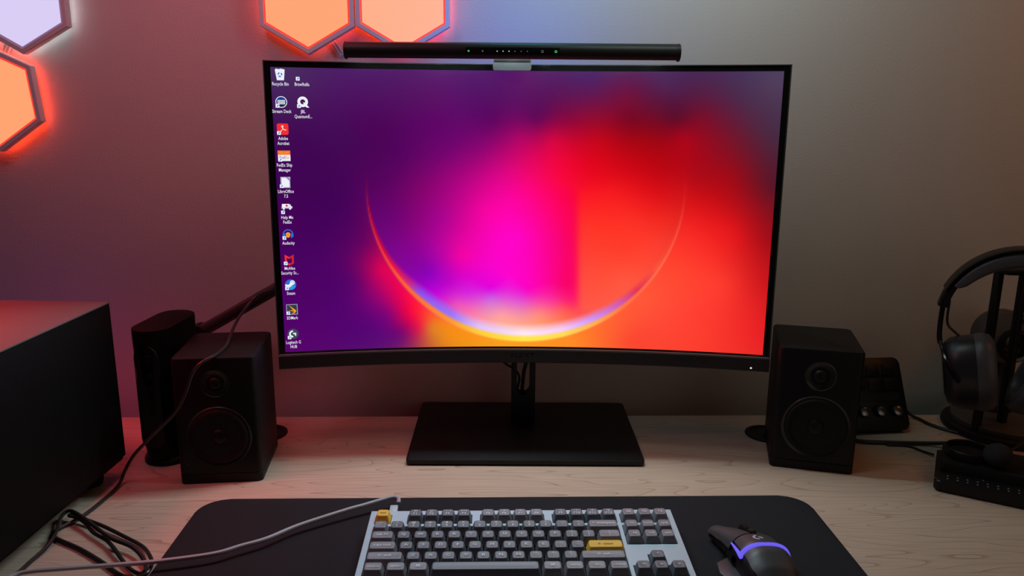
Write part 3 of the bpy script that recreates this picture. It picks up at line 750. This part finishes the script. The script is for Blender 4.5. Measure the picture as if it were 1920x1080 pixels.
cable('keyboard_cable', 'grey cable running left from the keyboard across the mouse pad', [(-0.1414, 0.905, 0.016), (-0.1425, 0.914, 0.0175), (-0.1500, 0.9170, 0.0180), (-0.1640, 0.9110, 0.0170), (-0.185, 0.8985, 0.0160), (-0.2029, 0.8880, 0.0155), (-0.2534, 0.8535, 0.0135),
      (-0.2824, 0.8235, 0.0135), (-0.3075, 0.806, 0.014), (-0.3316, 0.790, 0.014), (-0.3799, 0.7757, 0.014), (-0.4176, 0.7684, 0.014), (-0.4799, 0.7598, 0.0135), (-0.5213, 0.7567, 0.011), (-0.5351, 0.7466, 0.010), (-0.550, 0.7150, 0.009)], 0.0025, M_gcable)

# ------------------------------------------------------------------ mouse pad
pad = MB().add(prism(rrect(0.788, 0.40, 0.035, 8), 0, 0.0035, 0.0008)).build('mouse_pad', M_matpad, None)
pad.location = (0.0015, 0.9465 - 0.20, 0.0003); pad.rotation_euler = (0, 0, 0.030)
tag(pad, 'large black cloth mouse pad with rounded corners under the keyboard and mouse', 'mouse pad')
PADZ = 0.0040

# ------------------------------------------------------------------ keyboard
U = 0.01905
KT = 0.0628
kb = thing('keyboard', 'slate blue mechanical keyboard with charcoal keys and two yellow keys', 'keyboard', (0.0133, 0.7985, PADZ), 0.0276)
KM = T(0, 0, 0.0294) @ Rx(KT)          # key-top plane, origin at the middle of the field
def ku(u, v): return (u - 9)*U, -(v - 3)*U
XS = [-.36, 0, 1, 2, 6, 6.5, 10.5, 11, 15, 15.25, 16.25, 17.25, 18.25, 18.61]
VS = [-.45, 0, 1, 1.25, 3.25, 4.25, 5.25, 6.25, 6.62]
HOLES = [(0,1,0,1),(2,6,0,1),(6.5,10.5,0,1),(11,15,0,1),(15.25,18.25,0,1),(0,15,1.25,6.25),(15.25,18.25,1.25,3.25),(16.25,17.25,4.25,5.25),(15.25,18.25,5.25,6.25)]
def hole(i, j):
    if i < 0 or j < 0 or i >= len(XS)-1 or j >= len(VS)-1: return None
    um = (XS[i]+XS[i+1])/2; vm = (VS[j]+VS[j+1])/2
    return any(a < um < b and c < vm < d for a, b, c, d in HOLES)
bm = bmesh.new()
TOPZ, WELL = -0.0078, -0.0150
gv = {}
def kv(i, j, lev):
    if (i, j, lev) not in gv:
        x, y = ku(XS[i], VS[j])
        if lev == 2:
            p = KM @ Vector((x, y, TOPZ)); p.z = 0.0015
        else:
            p = KM @ Vector((x, y, TOPZ if lev == 0 else WELL))
        gv[(i, j, lev)] = bm.verts.new(p)
    return gv[(i, j, lev)]
for i in range(len(XS)-1):
    for j in range(len(VS)-1):
        lev = 1 if hole(i, j) else 0
        bm.faces.new((kv(i,j,lev), kv(i+1,j,lev), kv(i+1,j+1,lev), kv(i,j+1,lev)))
        for di, dj, e in ((1,0,((1,0),(1,1))),(-1,0,((0,0),(0,1))),(0,1,((0,1),(1,1))),(0,-1,((0,0),(1,0)))):
            nb = hole(i+di, j+dj)
            (a, b), (c, d) = e
            if nb is None:
                bm.faces.new((kv(i+a,j+b,0), kv(i+c,j+d,0), kv(i+c,j+d,2), kv(i+a,j+b,2)))
            elif lev == 1 and nb is False:
                bm.faces.new((kv(i+a,j+b,0), kv(i+c,j+d,0), kv(i+c,j+d,1), kv(i+a,j+b,1)))
case = MB(); case.bm.free(); case.bm = bm
case = case.build('case', M_kbcase, kb, smooth=False)
bv = case.modifiers.new('edge', 'BEVEL'); bv.width = 0.0006; bv.segments = 2; bv.limit_method = 'ANGLE'; bv.angle_limit = 0.8
mb = MB()
for a, b, c, d in HOLES:
    x0, y0 = ku(a, c); x1, y1 = ku(b, d)
    mb.add(box(x1 - x0 - 0.0004, y0 - y1 - 0.0004, 0.0008), KM @ T((x0+x1)/2, (y0+y1)/2, WELL + 0.0002))
mb.build('switch_plate', M_deep, kb, smooth=False)
x0, y0 = ku(-.30, -.4); x1, y1 = ku(18.55, 6.55)
MB().add(box(x1 - x0, y0 - y1, 0.002), T((x0+x1)/2, (y0+y1)/2, 0.0)).build('bottom_case', M_rubber, kb, smooth=False)
MB().add(box(0.0095, 0.016, 0.0065, 0.001), KM @ T(*ku(0.98, -0.80), -0.0150)).build('cable_plug', M_kbcase, kb)
KEYH = 0.0092
def keymesh(w_, h_=1.0):
    key = (w_, h_)
    if key in keymesh.c: return keymesh.c[key]
    W = w_*U - 0.0010; D = h_*U - 0.0010
    def rr(ix, iyf, iyb, r, z):
        cy = (iyf - iyb)/2
        return [(x, y + cy, z) for x, y in rrect(W - 2*ix, D - iyf - iyb, r, 4)]
    rings = [rr(0, 0, 0, 0.0012, -KEYH), rr(0.0004, 0.0005, 0.0003, 0.0014, -KEYH + 0.001),
             rr(0.0021, 0.0034, 0.0012, 0.0026, -0.0012), rr(0.0025, 0.0039, 0.0015, 0.0029, -0.0002), rr(0.0032, 0.0046, 0.0021, 0.0028, 0.0),
             rr(0.0052, 0.0066, 0.0040, 0.0020, -0.0004)]
    b = loft(rings); me = bpy.data.meshes.new('keycap')
    bmesh.ops.recalc_face_normals(b, faces=b.faces[:]); b.to_mesh(me); b.free()
    for p_ in me.polygons: p_.use_smooth = True
    try: me.set_sharp_from_angle(angle=math.radians(50))
    except Exception: pass
    keymesh.c[key] = me; return me
keymesh.c = {}
KMATS = {'k': M_key, 'm': M_keym, 'y': M_keyy}
kmcache = {}
def key(u, v, w_, kind, legend, top_legend=None, size=None):
    ck = (w_, kind)
    if ck not in kmcache:
        me = keymesh(w_).copy(); me.materials.clear(); me.materials.append(KMATS[kind]); kmcache[ck] = me
    o = bpy.data.objects.new('keycap', kmcache[ck]); COL.objects.link(o); o.parent = kb
    x, y = ku(u + w_/2, v + 0.5)
    # sculpted rows: each row's top leans a little
    lean = {0: -0.10, 1.25: -0.07, 2.25: -0.01, 3.25: 0.05, 4.25: 0.09, 5.25: 0.10}[v]
    lift = {0: 0.0008, 1.25: 0.0006, 2.25: 0.0, 3.25: -0.0006, 4.25: -0.0006, 5.25: -0.0002}[v]
    o.matrix_local = KM @ T(x, y, lift) @ T(0, 0, -KEYH) @ Rx(lean*0.0) @ T(0, 0, KEYH)
    if kind == 'y': o['label'] = 'yellow ' + legend.split(' ')[-1] + ' keycap'
    if legend is None: return
    cy = 0.0011
    mb = MB()
    if top_legend is not None:
        mb.add(text_bm(legend, 0.0050, 1.05), T(0, cy - 0.0026, 0.00018)); mb.add(text_bm(top_legend, 0.0046, 1.05), T(0, cy + 0.0030, 0.00018))
    else:
        s = size or (0.0058 if len(legend) == 1 else 0.0046)
        mb.add(text_bm(legend, s, 1.12), T(0, cy, 0.00018))
    l = mb.build('legend', M_legd if kind == 'y' else M_leg, o, smooth=False)
def row(v, u, items):
    for it in items:
        if isinstance(it, (int, float)): u += it; continue
        w_, kind, lg = it[:3]; key(u, v, w_, kind, lg, *(it[3:])); u += w_
row(0, 0, [(1,'y','esc',None,0.0048), 1] + [(1,'k','F%d' % (k+1), t) for k, t in enumerate(('☼','☀','▫▪','▪▪▪'))] + [.5] + [(1,'m','F%d' % (k+5), t) for k, t in enumerate(('▫','▪','«','▸'))] + [.5] +
    [(1,'k','F%d' % (k+9), t) for k, t in enumerate(('»','◂','◂)','◂))'))] + [.25, (1,'m','⊡'), (1,'m','◇'), (1,'m','○')])
row(1.25, 0, [(1,'m','`','~')] + [(1,'k',a,b) for a, b in zip('1234567890-=', '!@#$%^&*()_+')] + [(2,'m','← backspace'), .25, (1,'m','ins',None,0.0040), (1,'m','home',None,0.0038), (1,'m','pgup',None,0.0038)])
row(2.25, 0, [(1.5,'m','tab ⇆')] + [(1,'k',c) for c in 'QWERTYUIOP'] + [(1,'k','[','{'),(1,'k',']','}'),(1.5,'m','\\','|'), .25, (1,'m','del',None,0.0040), (1,'m','end',None,0.0040), (1,'m','pgdn',None,0.0038)])
row(3.25, 0, [(1.75,'m','caps lock')] + [(1,'k',c) for c in 'ASDFGHJKL'] + [(1,'k',';',':'),(1,'k',"'",'"'),(2.25,'y','← enter')])
row(4.25, 0, [(2.25,'m','⇧ shift')] + [(1,'k',c) for c in 'ZXCVBNM'] + [(1,'k',',','<'),(1,'k','.','>'),(1,'k','/','?'),(2.75,'m','⇧ shift'), 1.25, (1,'k','^')])
row(5.25, 0, [(1.25,'m','control',None,0.0040),(1.25,'m','option',None,0.0040),(1.25,'m','⌘'),(6.25,'k',None),(1.25,'m','⌘'),(1.25,'m','option',None,0.0040),(1.25,'m','fn',None,0.0042),(1.25,'m','control',None,0.0040), .25, (1,'k','<'),(1,'k','v'),(1,'k','>')])

# ------------------------------------------------------------------ mouse
ms = thing('mouse', 'black gaming mouse with a glowing violet strip, on the pad right of the keyboard', 'mouse', (0.2755, 0.783, PADZ), 0.12)
LN = 0.134
def mhalf(s):   # left and right half widths along the length, s from 0 tail to 1 nose
    l = np.interp(s, [0, .06, .2, .4, .55, .75, .9, 1], [0.012, .023, .030, .0300, .0285, .0270, .022, .012])
    r = np.interp(s, [0, .06, .2, .4, .55, .75, .9, 1], [0.012, .023, .029, .0290, .0275, .024, .019, .011])
    return l, r
def mtop(s): return float(np.interp(s, [0, .05, .15, .3, .45, .6, .8, .93, 1], [.012, .021, .031, .038, .0385, .035, .025, .0175, .014]))
def msurf(s, t, off=0.0):
    l, r = mhalf(s); z1 = mtop(s)
    x = t*(l if t < 0 else r)
    k = (1 - abs(t)**2.6)**(1/2.6) if abs(t) < 1 else 0
    z = 0.006 + (z1 - 0.006)*k + (0.003 if t < 0 else -0.002)*abs(t)*(1-abs(t))
    q = min(1, max(0, (s - 0.55)/0.45)); q = q*q*(3 - 2*q)
    y = (s - 0.5)*LN - 0.55*x*q; x -= 0.014*q*q
    nrm = Vector((t*0.8, 0, max(k, 0.25))).normalized()
    return Vector((x, y, z)) + nrm*off
def patch(s0, s1, t0, t1, off, th, ns=18, nt_=12):
    b = bmesh.new()
    G = [[[b.verts.new(msurf(s0 + (s1-s0)*i/ns, (t0(i/ns) if callable(t0) else t0)*(1 - j/nt_) + (t1(i/ns) if callable(t1) else t1)*j/nt_, off - th*q)) for j in range(nt_+1)] for i in range(ns+1)] for q in (0, 1)]
    for q in (0, 1):
        for i in range(ns):
            for j in range(nt_):
                b.faces.new((G[q][i][j], G[q][i+1][j], G[q][i+1][j+1], G[q][i][j+1]))
    for i in range(ns):
        for j in (0, nt_): b.faces.new((G[0][i][j], G[0][i+1][j], G[1][i+1][j], G[1][i][j]))
    for j in range(nt_):
        for i in (0, ns): b.faces.new((G[0][i][j], G[0][i][j+1], G[1][i][j+1], G[1][i][j]))
    return b
rings = []
for i in range(31):
    s = i/30
    rings.append([msurf(s, -1 + 2*j/24) for j in range(25)] + [Vector((mhalf(s)[1]*0.92, (s-.5)*LN, 0.0)), Vector((-mhalf(s)[0]*0.92, (s-.5)*LN, 0.0))])
MB().add(loft(rings)).build('body', M_black, ms)
M_msh = mat('mouse_shell', (0.050, 0.052, 0.052), 0.45)
MB().add(patch(0.60, 0.985, -0.97, -0.17, 0.0022, 0.002)).build('left_button', M_msh, ms)
MB().add(patch(0.60, 0.985, 0.17, 0.95, 0.0018, 0.002)).build('right_button', M_msh, ms)
MB().add(patch(0.415, 0.59, -0.80, 0.93, 0.0020, 0.002)).build('palm_shell', M_msh, ms)
MB().add(patch(0.02, 0.365, -0.80, 0.90, 0.0020, 0.002)).build('palm_shell', M_msh, ms)
MB().add(patch(0.55, 0.97, -0.14, 0.14, 0.0010, 0.001)).build('wheel_channel', M_gloss, ms)
st_ = [msurf(0.385 + 0.012*abs(t), t, 0.0016) for t in np.linspace(-0.86, 0.96, 24)]
mb = MB().add(tube(st_, 0.0026, 8, raw=True))
br = [msurf(s, -0.87 + 0.02*(s-.4), 0.0020) for s in np.linspace(0.372, 0.60, 12)]
mb.add(tube(br, [0.0026 - 0.0016*k/11 for k in range(12)], 8, raw=True))
tag(mb.build('light_strip', E_purple, ms), 'glowing violet strip')
wq = msurf(0.79, 0.0, -0.0035)
MB().add(loft([[(x, r*math.cos(2*PI*k/24), r*math.sin(2*PI*k/24)) for k in range(24)] for x, r in ((-0.0038, 0.0090), (-0.003, 0.0105), (0.003, 0.0105), (0.0038, 0.0090))]), T(0, wq.y, wq.z)).build('scroll_wheel', M_satin, ms)
MB().add(box(0.007, 0.013, 0.004, 0.0012), T(0, msurf(0.655, 0).y, msurf(0.655, 0).z) @ Rx(-0.3)).build('mode_button', M_gloss, ms)
for s0, s1 in ((0.47, 0.60), (0.61, 0.74)):
    MB().add(patch(s0, s1, -0.992, -0.955, 0.0040, 0.004, 8, 3)).build('thumb_button', M_gloss, ms)
wing = [(-0.028, -0.046), (-0.043, -0.036), (-0.050, -0.016), (-0.046, 0.004), (-0.028, 0.014)]
MB().add(prism([(x, y) for x, y in reversed(wing)] , 0.001, 0.010, 0.002)).build('thumb_rest', M_msh, ms)
mb = MB()
lg = Icon(); ring(lg, 'white', .5, .28, 0, 0, 85, 275); lg.put(flat([(.05,.14),(.46,.14),(.46,-.28),(.26,-.28),(.26,-.06),(.05,-.06)]), 'white')
for v in lg.mb.bm.verts:
    q = Vector((v.co.x*0.0125, v.co.y*0.0125, 0))
    s = 0.505 + q.y/LN; t = (q.x - 0.002)/0.034
    v.co = msurf(s, t, 0.0023)
me = bpy.data.meshes.new('logo'); lg.mb.bm.to_mesh(me); lg.mb.bm.free()
me.polygons.foreach_set('material_index', [0]*len(me.polygons))
link('logo', me, M_glyph, ms, smooth=False)

# ------------------------------------------------------------------ macro keypad behind the right speaker
dk = thing('macro_keypad', 'black macro keypad with knobs leaning on its stand behind the right speaker', 'keypad', (0.5790, 1.1700, 0), 0.115)
DKW, DKH = 0.126, 0.118
LEAN = math.radians(62)
DM = T(0, 0, 0.006) @ Rx(LEAN)
MB().add(prism(rrect(DKW, DKH, 0.010, 6), -0.014, 0.0, 0.0015), DM @ T(0, DKH/2, 0)).build('body', M_satin, dk)
for r in range(2):
    for c in range(4):
        MB().add(prism(rrect(0.0215, 0.0185, 0.003), 0, 0.0016, 0.0005), DM @ T(-0.042 + c*0.028, 0.098 - r*0.0235, 0.0)).build('key', M_black, dk)
MB().add(prism(rrect(0.106, 0.013, 0.002), 0, 0.0006), DM @ T(0, 0.054, 0)).build('touch_strip', M_lcd, dk)
for c in range(4):
    k_ = MB().add(lathe([(0.0085, 0), (0.0085, 0.009), (0.0078, 0.0098), (0.0, 0.0098)][:3], 24), DM @ T(-0.042 + c*0.028, 0.030, 0)).build('dial', M_black, dk)
    MB().add(lathe([(0.0079, 0.0095), (0.0070, 0.0101)], 24), DM @ T(-0.042 + c*0.028, 0.030, 0)).build('dial_cap', M_dial, k_)
MB().add(prism([(-0.005, 0.0), (0.050, 0.0), (0.032, 0.085), (0.028, 0.085), (0.038, 0.006), (-0.005, 0.006)], -DKW*0.4, DKW*0.4), T(0, 0.012, 0) @ Matrix(((0,0,1,0),(1,0,0,0),(0,1,0,0),(0,0,0,1)))).build('stand', M_matte, dk)
cable('usb_cable', 'thin black cable looping from the macro keypad toward the headphone stand', [(0.640, 1.215, 0.030), (0.654, 1.235, 0.022), (0.6728, 1.2400, 0.006), (0.683, 1.228, 0.003), (0.6889, 1.2064, 0.003), (0.7081, 1.1805, 0.003), (0.735, 1.160, 0.003)], 0.0026, M_bcable)
cable('usb_cable', 'thick black cable on the desk from behind the right speaker to the black console', [(0.52, 1.160, 0.0035), (0.5412, 1.1376, 0.0035), (0.575, 1.133, 0.0035), (0.6126, 1.131, 0.0035), (0.645, 1.128, 0.0045), (0.668, 1.117, 0.010)], 0.0033, M_bcable)
cable('usb_cable', 'thinner black cable splitting off beside the thick one to the console\'s corner', [(0.580, 1.1265, 0.0022), (0.6109, 1.1230, 0.0022), (0.6239, 1.1042, 0.0022), (0.632, 1.088, 0.004)], 0.0018, M_bcable)

# ------------------------------------------------------------------ console at the right edge
cs = thing('control_console', 'black desktop console with paired silver dots along its front, at the right edge', 'console', (0.575, 0.981, 0.0003), -0.517)
CW, CD = 0.30, 0.118
def slab(w_, d, x0, y0, z0, z1, r, bev): return prism([(x0 + w_/2 + x, y0 + d/2 + y) for x, y in rrect(w_, d, r, 6)], z0, z1, bev, 3)
MB().add(slab(CW, CD, 0, 0, 0.003, 0.0165, 0.008, 0.004)).build('base', M_satin, cs)
mb = MB()
for x in (0.02, CW - 0.02):
    for y in (0.02, CD - 0.02): mb.add(lathe([(0.007, 0), (0.007, 0.0032)], 16), T(x, y, 0))
mb.build('foot', M_rubber, cs)
MB().add(slab(CW - 0.012, CD - 0.036, 0.006, 0.034, 0.016, 0.030, 0.004, 0.002)).build('raised_deck', M_black, cs)
for k in range(17):
    for q in (0, 1):
        MB().add(lathe([(0.0012, 0.0), (0.0012, 0.0006), (0.0007, 0.0009)], 10), T(0.016 + k*0.0118, 0.012 + q*0.0085, 0.0164)).build('dot', M_silver, cs)
MB().add(lathe([(0.0012, 0), (0.0010, 0.0006)], 10), T(0.058, 0.031, 0.0163)).build('dot', M_silver, cs)
dish = thing('round_dish', 'shallow round black dish lying on the black console', 'dish', (0.645, 1.027, 0.0302), 0)
MB().add(lathe([(0.026, 0.0), (0.0285, 0.002), (0.0295, 0.0125), (0.0285, 0.0135), (0.0270, 0.0125), (0.0262, 0.004), (0.001, 0.0035)], 48)).build('rim', M_satin, dish)
MB().add(lathe([(0.0255, 0.0040), (0.0255, 0.0046), (0.001, 0.0046)], 40)).build('lining', M_deep, dish)

# ------------------------------------------------------------------ headphone stand and headset
hs = thing('headphone_stand', 'black headphone stand with two thin uprights on a two-tier disc base, behind the console', 'stand', (0.803, 1.197, 0.0003), 0)
MB().add(lathe([(0.090, 0.0), (0.092, 0.003), (0.090, 0.010), (0.084, 0.013)], 56)).build('base', M_satin, hs)
MB().add(lathe([(0.079, 0.0128), (0.079, 0.020), (0.076, 0.0225)], 56)).build('base_plate', M_bronze, hs)
for x, y in ((-0.0675, -0.036), (-0.0215, -0.025)):
    MB().add(box(0.0105, 0.0105, 0.262, 0.0012), T(x, y, 0.0125) @ Rz(0.25)).build('upright', M_satin, hs)
CR = T(-0.0445, -0.0305, 0) @ Rz(0.25)
MB().add(loft([[(x*k, y, zz + z) for x, z in rrect(0.060, 0.0105, 0.004, 3)] for y, zz, k in ((0.009, 0.2705, 0.96), (0.007, 0.2705, 1.0), (-0.02, 0.2725, 1.0), (-0.086, 0.2845, 0.92), (-0.096, 0.2850, 0.7))]), CR).build('cradle', M_satin, hs)
HCX, HCY, HROT, HZ = 0.7270, 1.084, -0.42, 0.1790
hp = thing('headset', 'black over-ear headset with a foam-tipped microphone, hanging on the stand at the right edge', 'headset', (HCX, HCY, HZ), HROT)
ZC = 0.0320
def bandpt(deg, r): return Vector((r*1.0*math.cos(math.radians(deg)), 0, ZC + r*math.sin(math.radians(deg))))
def band(d0, d1, ro_, ri_, wy, n=28, taper=True):
    rings = []
    for k in range(n + 1):
        d = d0 + (d1 - d0)*k/n
        f = math.sin(PI*k/n)**0.35 if taper else 1
        o = bandpt(d, ro_); i = bandpt(d, ro_ - (ro_ - ri_)*(0.45 + 0.55*f)); y = wy/2
        c = (o + i)/2
        q = []
        for m_ in range(14):
            a = 2*PI*m_/14
            cxx = math.copysign(abs(math.cos(a))**0.55, math.cos(a)); syy = math.copysign(abs(math.sin(a))**0.55, math.sin(a))
            q.append(c + (o - i)/2*cxx + Vector((0, y*syy, 0)))
        rings.append(q)
    return loft(rings)
MB().add(band(22, 158, 0.1085, 0.1035, 0.038)).build('headband', M_satin, hp)
MB().add(band(28, 152, 0.1033, 0.0800, 0.036)).build('headband_pad', M_leather, hp)
for s in (-1, 1):
    slb = MB().add(band(8 if s > 0 else 152, 28 if s > 0 else 172, 0.1075, 0.0940, 0.026, 10, False)).build('slider', M_satin, hp)
    e0 = bandpt(8 if s > 0 else 172, 0.101)
    # yoke: thin arm from the slider, then a fork around the cup
    e0 = bandpt(8 if s > 0 else 172, 0.100)
    mb = MB()
    mb.add(tube([e0, Vector((s*0.0995, 0, 0.020)), Vector((s*0.0985, 0, 0.000)), Vector((s*0.0960, 0, -0.012))], 0.0036, 10))
    for q in (-1, 1):
        mb.add(tube([Vector((s*0.0965, 0, -0.008)), Vector((s*0.0940, q*0.016, -0.016)), Vector((s*0.0880, q*0.032, -0.030)), Vector((s*0.0780, q*0.0415, -0.046)), Vector((s*0.0700, q*0.0430, -0.056))], 0.0030, 8))
    mb.build('yoke', M_gloss, hp)
    # ear cup: turned about x, oval in y and z
    CM = T(-0.0465 if s < 0 else 0.0380, 0, -0.0500) @ Ry(-0.16 if s < 0 else 0.36) @ Ry(s*PI/2) @ Matrix.Diagonal((1.17, 0.84, 1, 1))
    cup = MB().add(lathe([(0.030, 0.0405), (0.040, 0.0375), (0.0455, 0.030), (0.0475, 0.020), (0.0485, 0.006), (0.0485, 0.0)], 44), CM).build('ear_cup', M_cup, hp)
    MB().add(lathe([(0.0300, 0.0408), (0.0285, 0.0418), (0.012, 0.0422), (0.0005, 0.0422)], 40, False, True), CM).build('cup_cap', M_gloss, cup)
    MB().add(lathe([(0.0480, 0.0005), (0.0500, -0.004), (0.0505, -0.012), (0.0480, -0.021), (0.0420, -0.0255), (0.0330, -0.0245), (0.0290, -0.018), (0.0285, -0.004)], 44, False, False), CM).build('ear_pad', M_leather, hp)
    MB().add(lathe([(0.0288, -0.005), (0.001, -0.005)], 32, False, True), CM).build('driver_cloth', M_deep, hp)
    c_ = MB().add(tube([bandpt(14 if s > 0 else 166, 0.094), Vector((s*0.090, 0.004, 0.020)), Vector((s*0.078, 0.004, 0.006)), Vector((s*0.064, 0.002, -0.004)), Vector((s*0.060, 0.0, -0.006))], 0.0018, 8)).build('cable', M_bcable, hp)
# microphone boom from the right cup forward to the foam tip on the console
inv_h = (T(HCX, HCY, HZ) @ Rz(HROT)).inverted()
def H(x, y, z): return inv_h @ Vector((x, y, z))
MB().add(tube([H(0.785, 1.050, 0.122), H(0.772, 1.034, 0.104), H(0.748, 1.030, 0.083), H(0.724, 1.020, 0.068), H(0.700, 1.006, 0.056), H(0.678, 0.996, 0.050)], 0.0022, 8)).build('microphone_boom', M_satin, hp)
bm = bmesh.new(); bmesh.ops.create_uvsphere(bm, u_segments=28, v_segments=18, radius=1.0)
MB().add(bm, T(*H(0.6640, 0.992, 0.0478)) @ Matrix.Diagonal((0.0182, 0.0165, 0.0165, 1))).build('microphone_foam', M_foam, hp)

# ------------------------------------------------------------------ round camera on a disc foot, far right
cm = thing('desk_camera', 'dark round-headed camera with a lens ring, standing behind the headset at the right edge', 'camera', (0.806, 1.235, 0.0229), 0.0)
MB().add(lathe([(0.026, 0.0), (0.027, 0.002), (0.025, 0.007)], 40)).build('foot', M_satin, cm)
MB().add(lathe([(0.018, 0.006), (0.012, 0.014), (0.011, 0.085)], 24), T(0.0, 0.004, 0)).build('neck', M_satin, cm)
HM = T(0.0, 0.0, 0.1230) @ Rx(PI/2 - 0.10)
hd = MB().add(lathe([(0.030, -0.032), (0.041, -0.026), (0.0445, -0.012), (0.0445, 0.008), (0.0425, 0.012), (0.040, 0.013)], 48), HM).build('head', M_bronze, cm)
MB().add(lathe([(0.0270, 0.0128), (0.0270, 0.020), (0.0250, 0.0215), (0.0205, 0.0205), (0.0195, 0.015)], 40, False, False), HM @ T(0.009, -0.012, 0)).build('lens_ring', M_gloss, cm)
MB().add(lathe([(0.0205, 0.0138), (0.012, 0.0165), (0.0005, 0.0175)], 32, False, True), HM @ T(0.009, -0.012, 0)).build('lens', M_gloss, cm)
MB().add(lathe([(0.0075, 0.0120), (0.0075, 0.018), (0.006, 0.019)], 20), HM @ T(0.016, 0.031, 0)).build('button', M_gloss, cm)
mb = MB()
for k, ww in enumerate((0.002, 0.0016, 0.0022, 0.0012)): mb.add(box(ww, 0.0016, 0.0003), HM @ T(-0.008 + k*0.0032, 0.0375, 0.0126))
mb.build('printed_mark', M_glyph, hd, smooth=False)
MB().add(box(0.018, 0.014, 0.012, 0.002), T(-0.048, 0.0, 0.108)).build('side_clip', M_satin, cm)
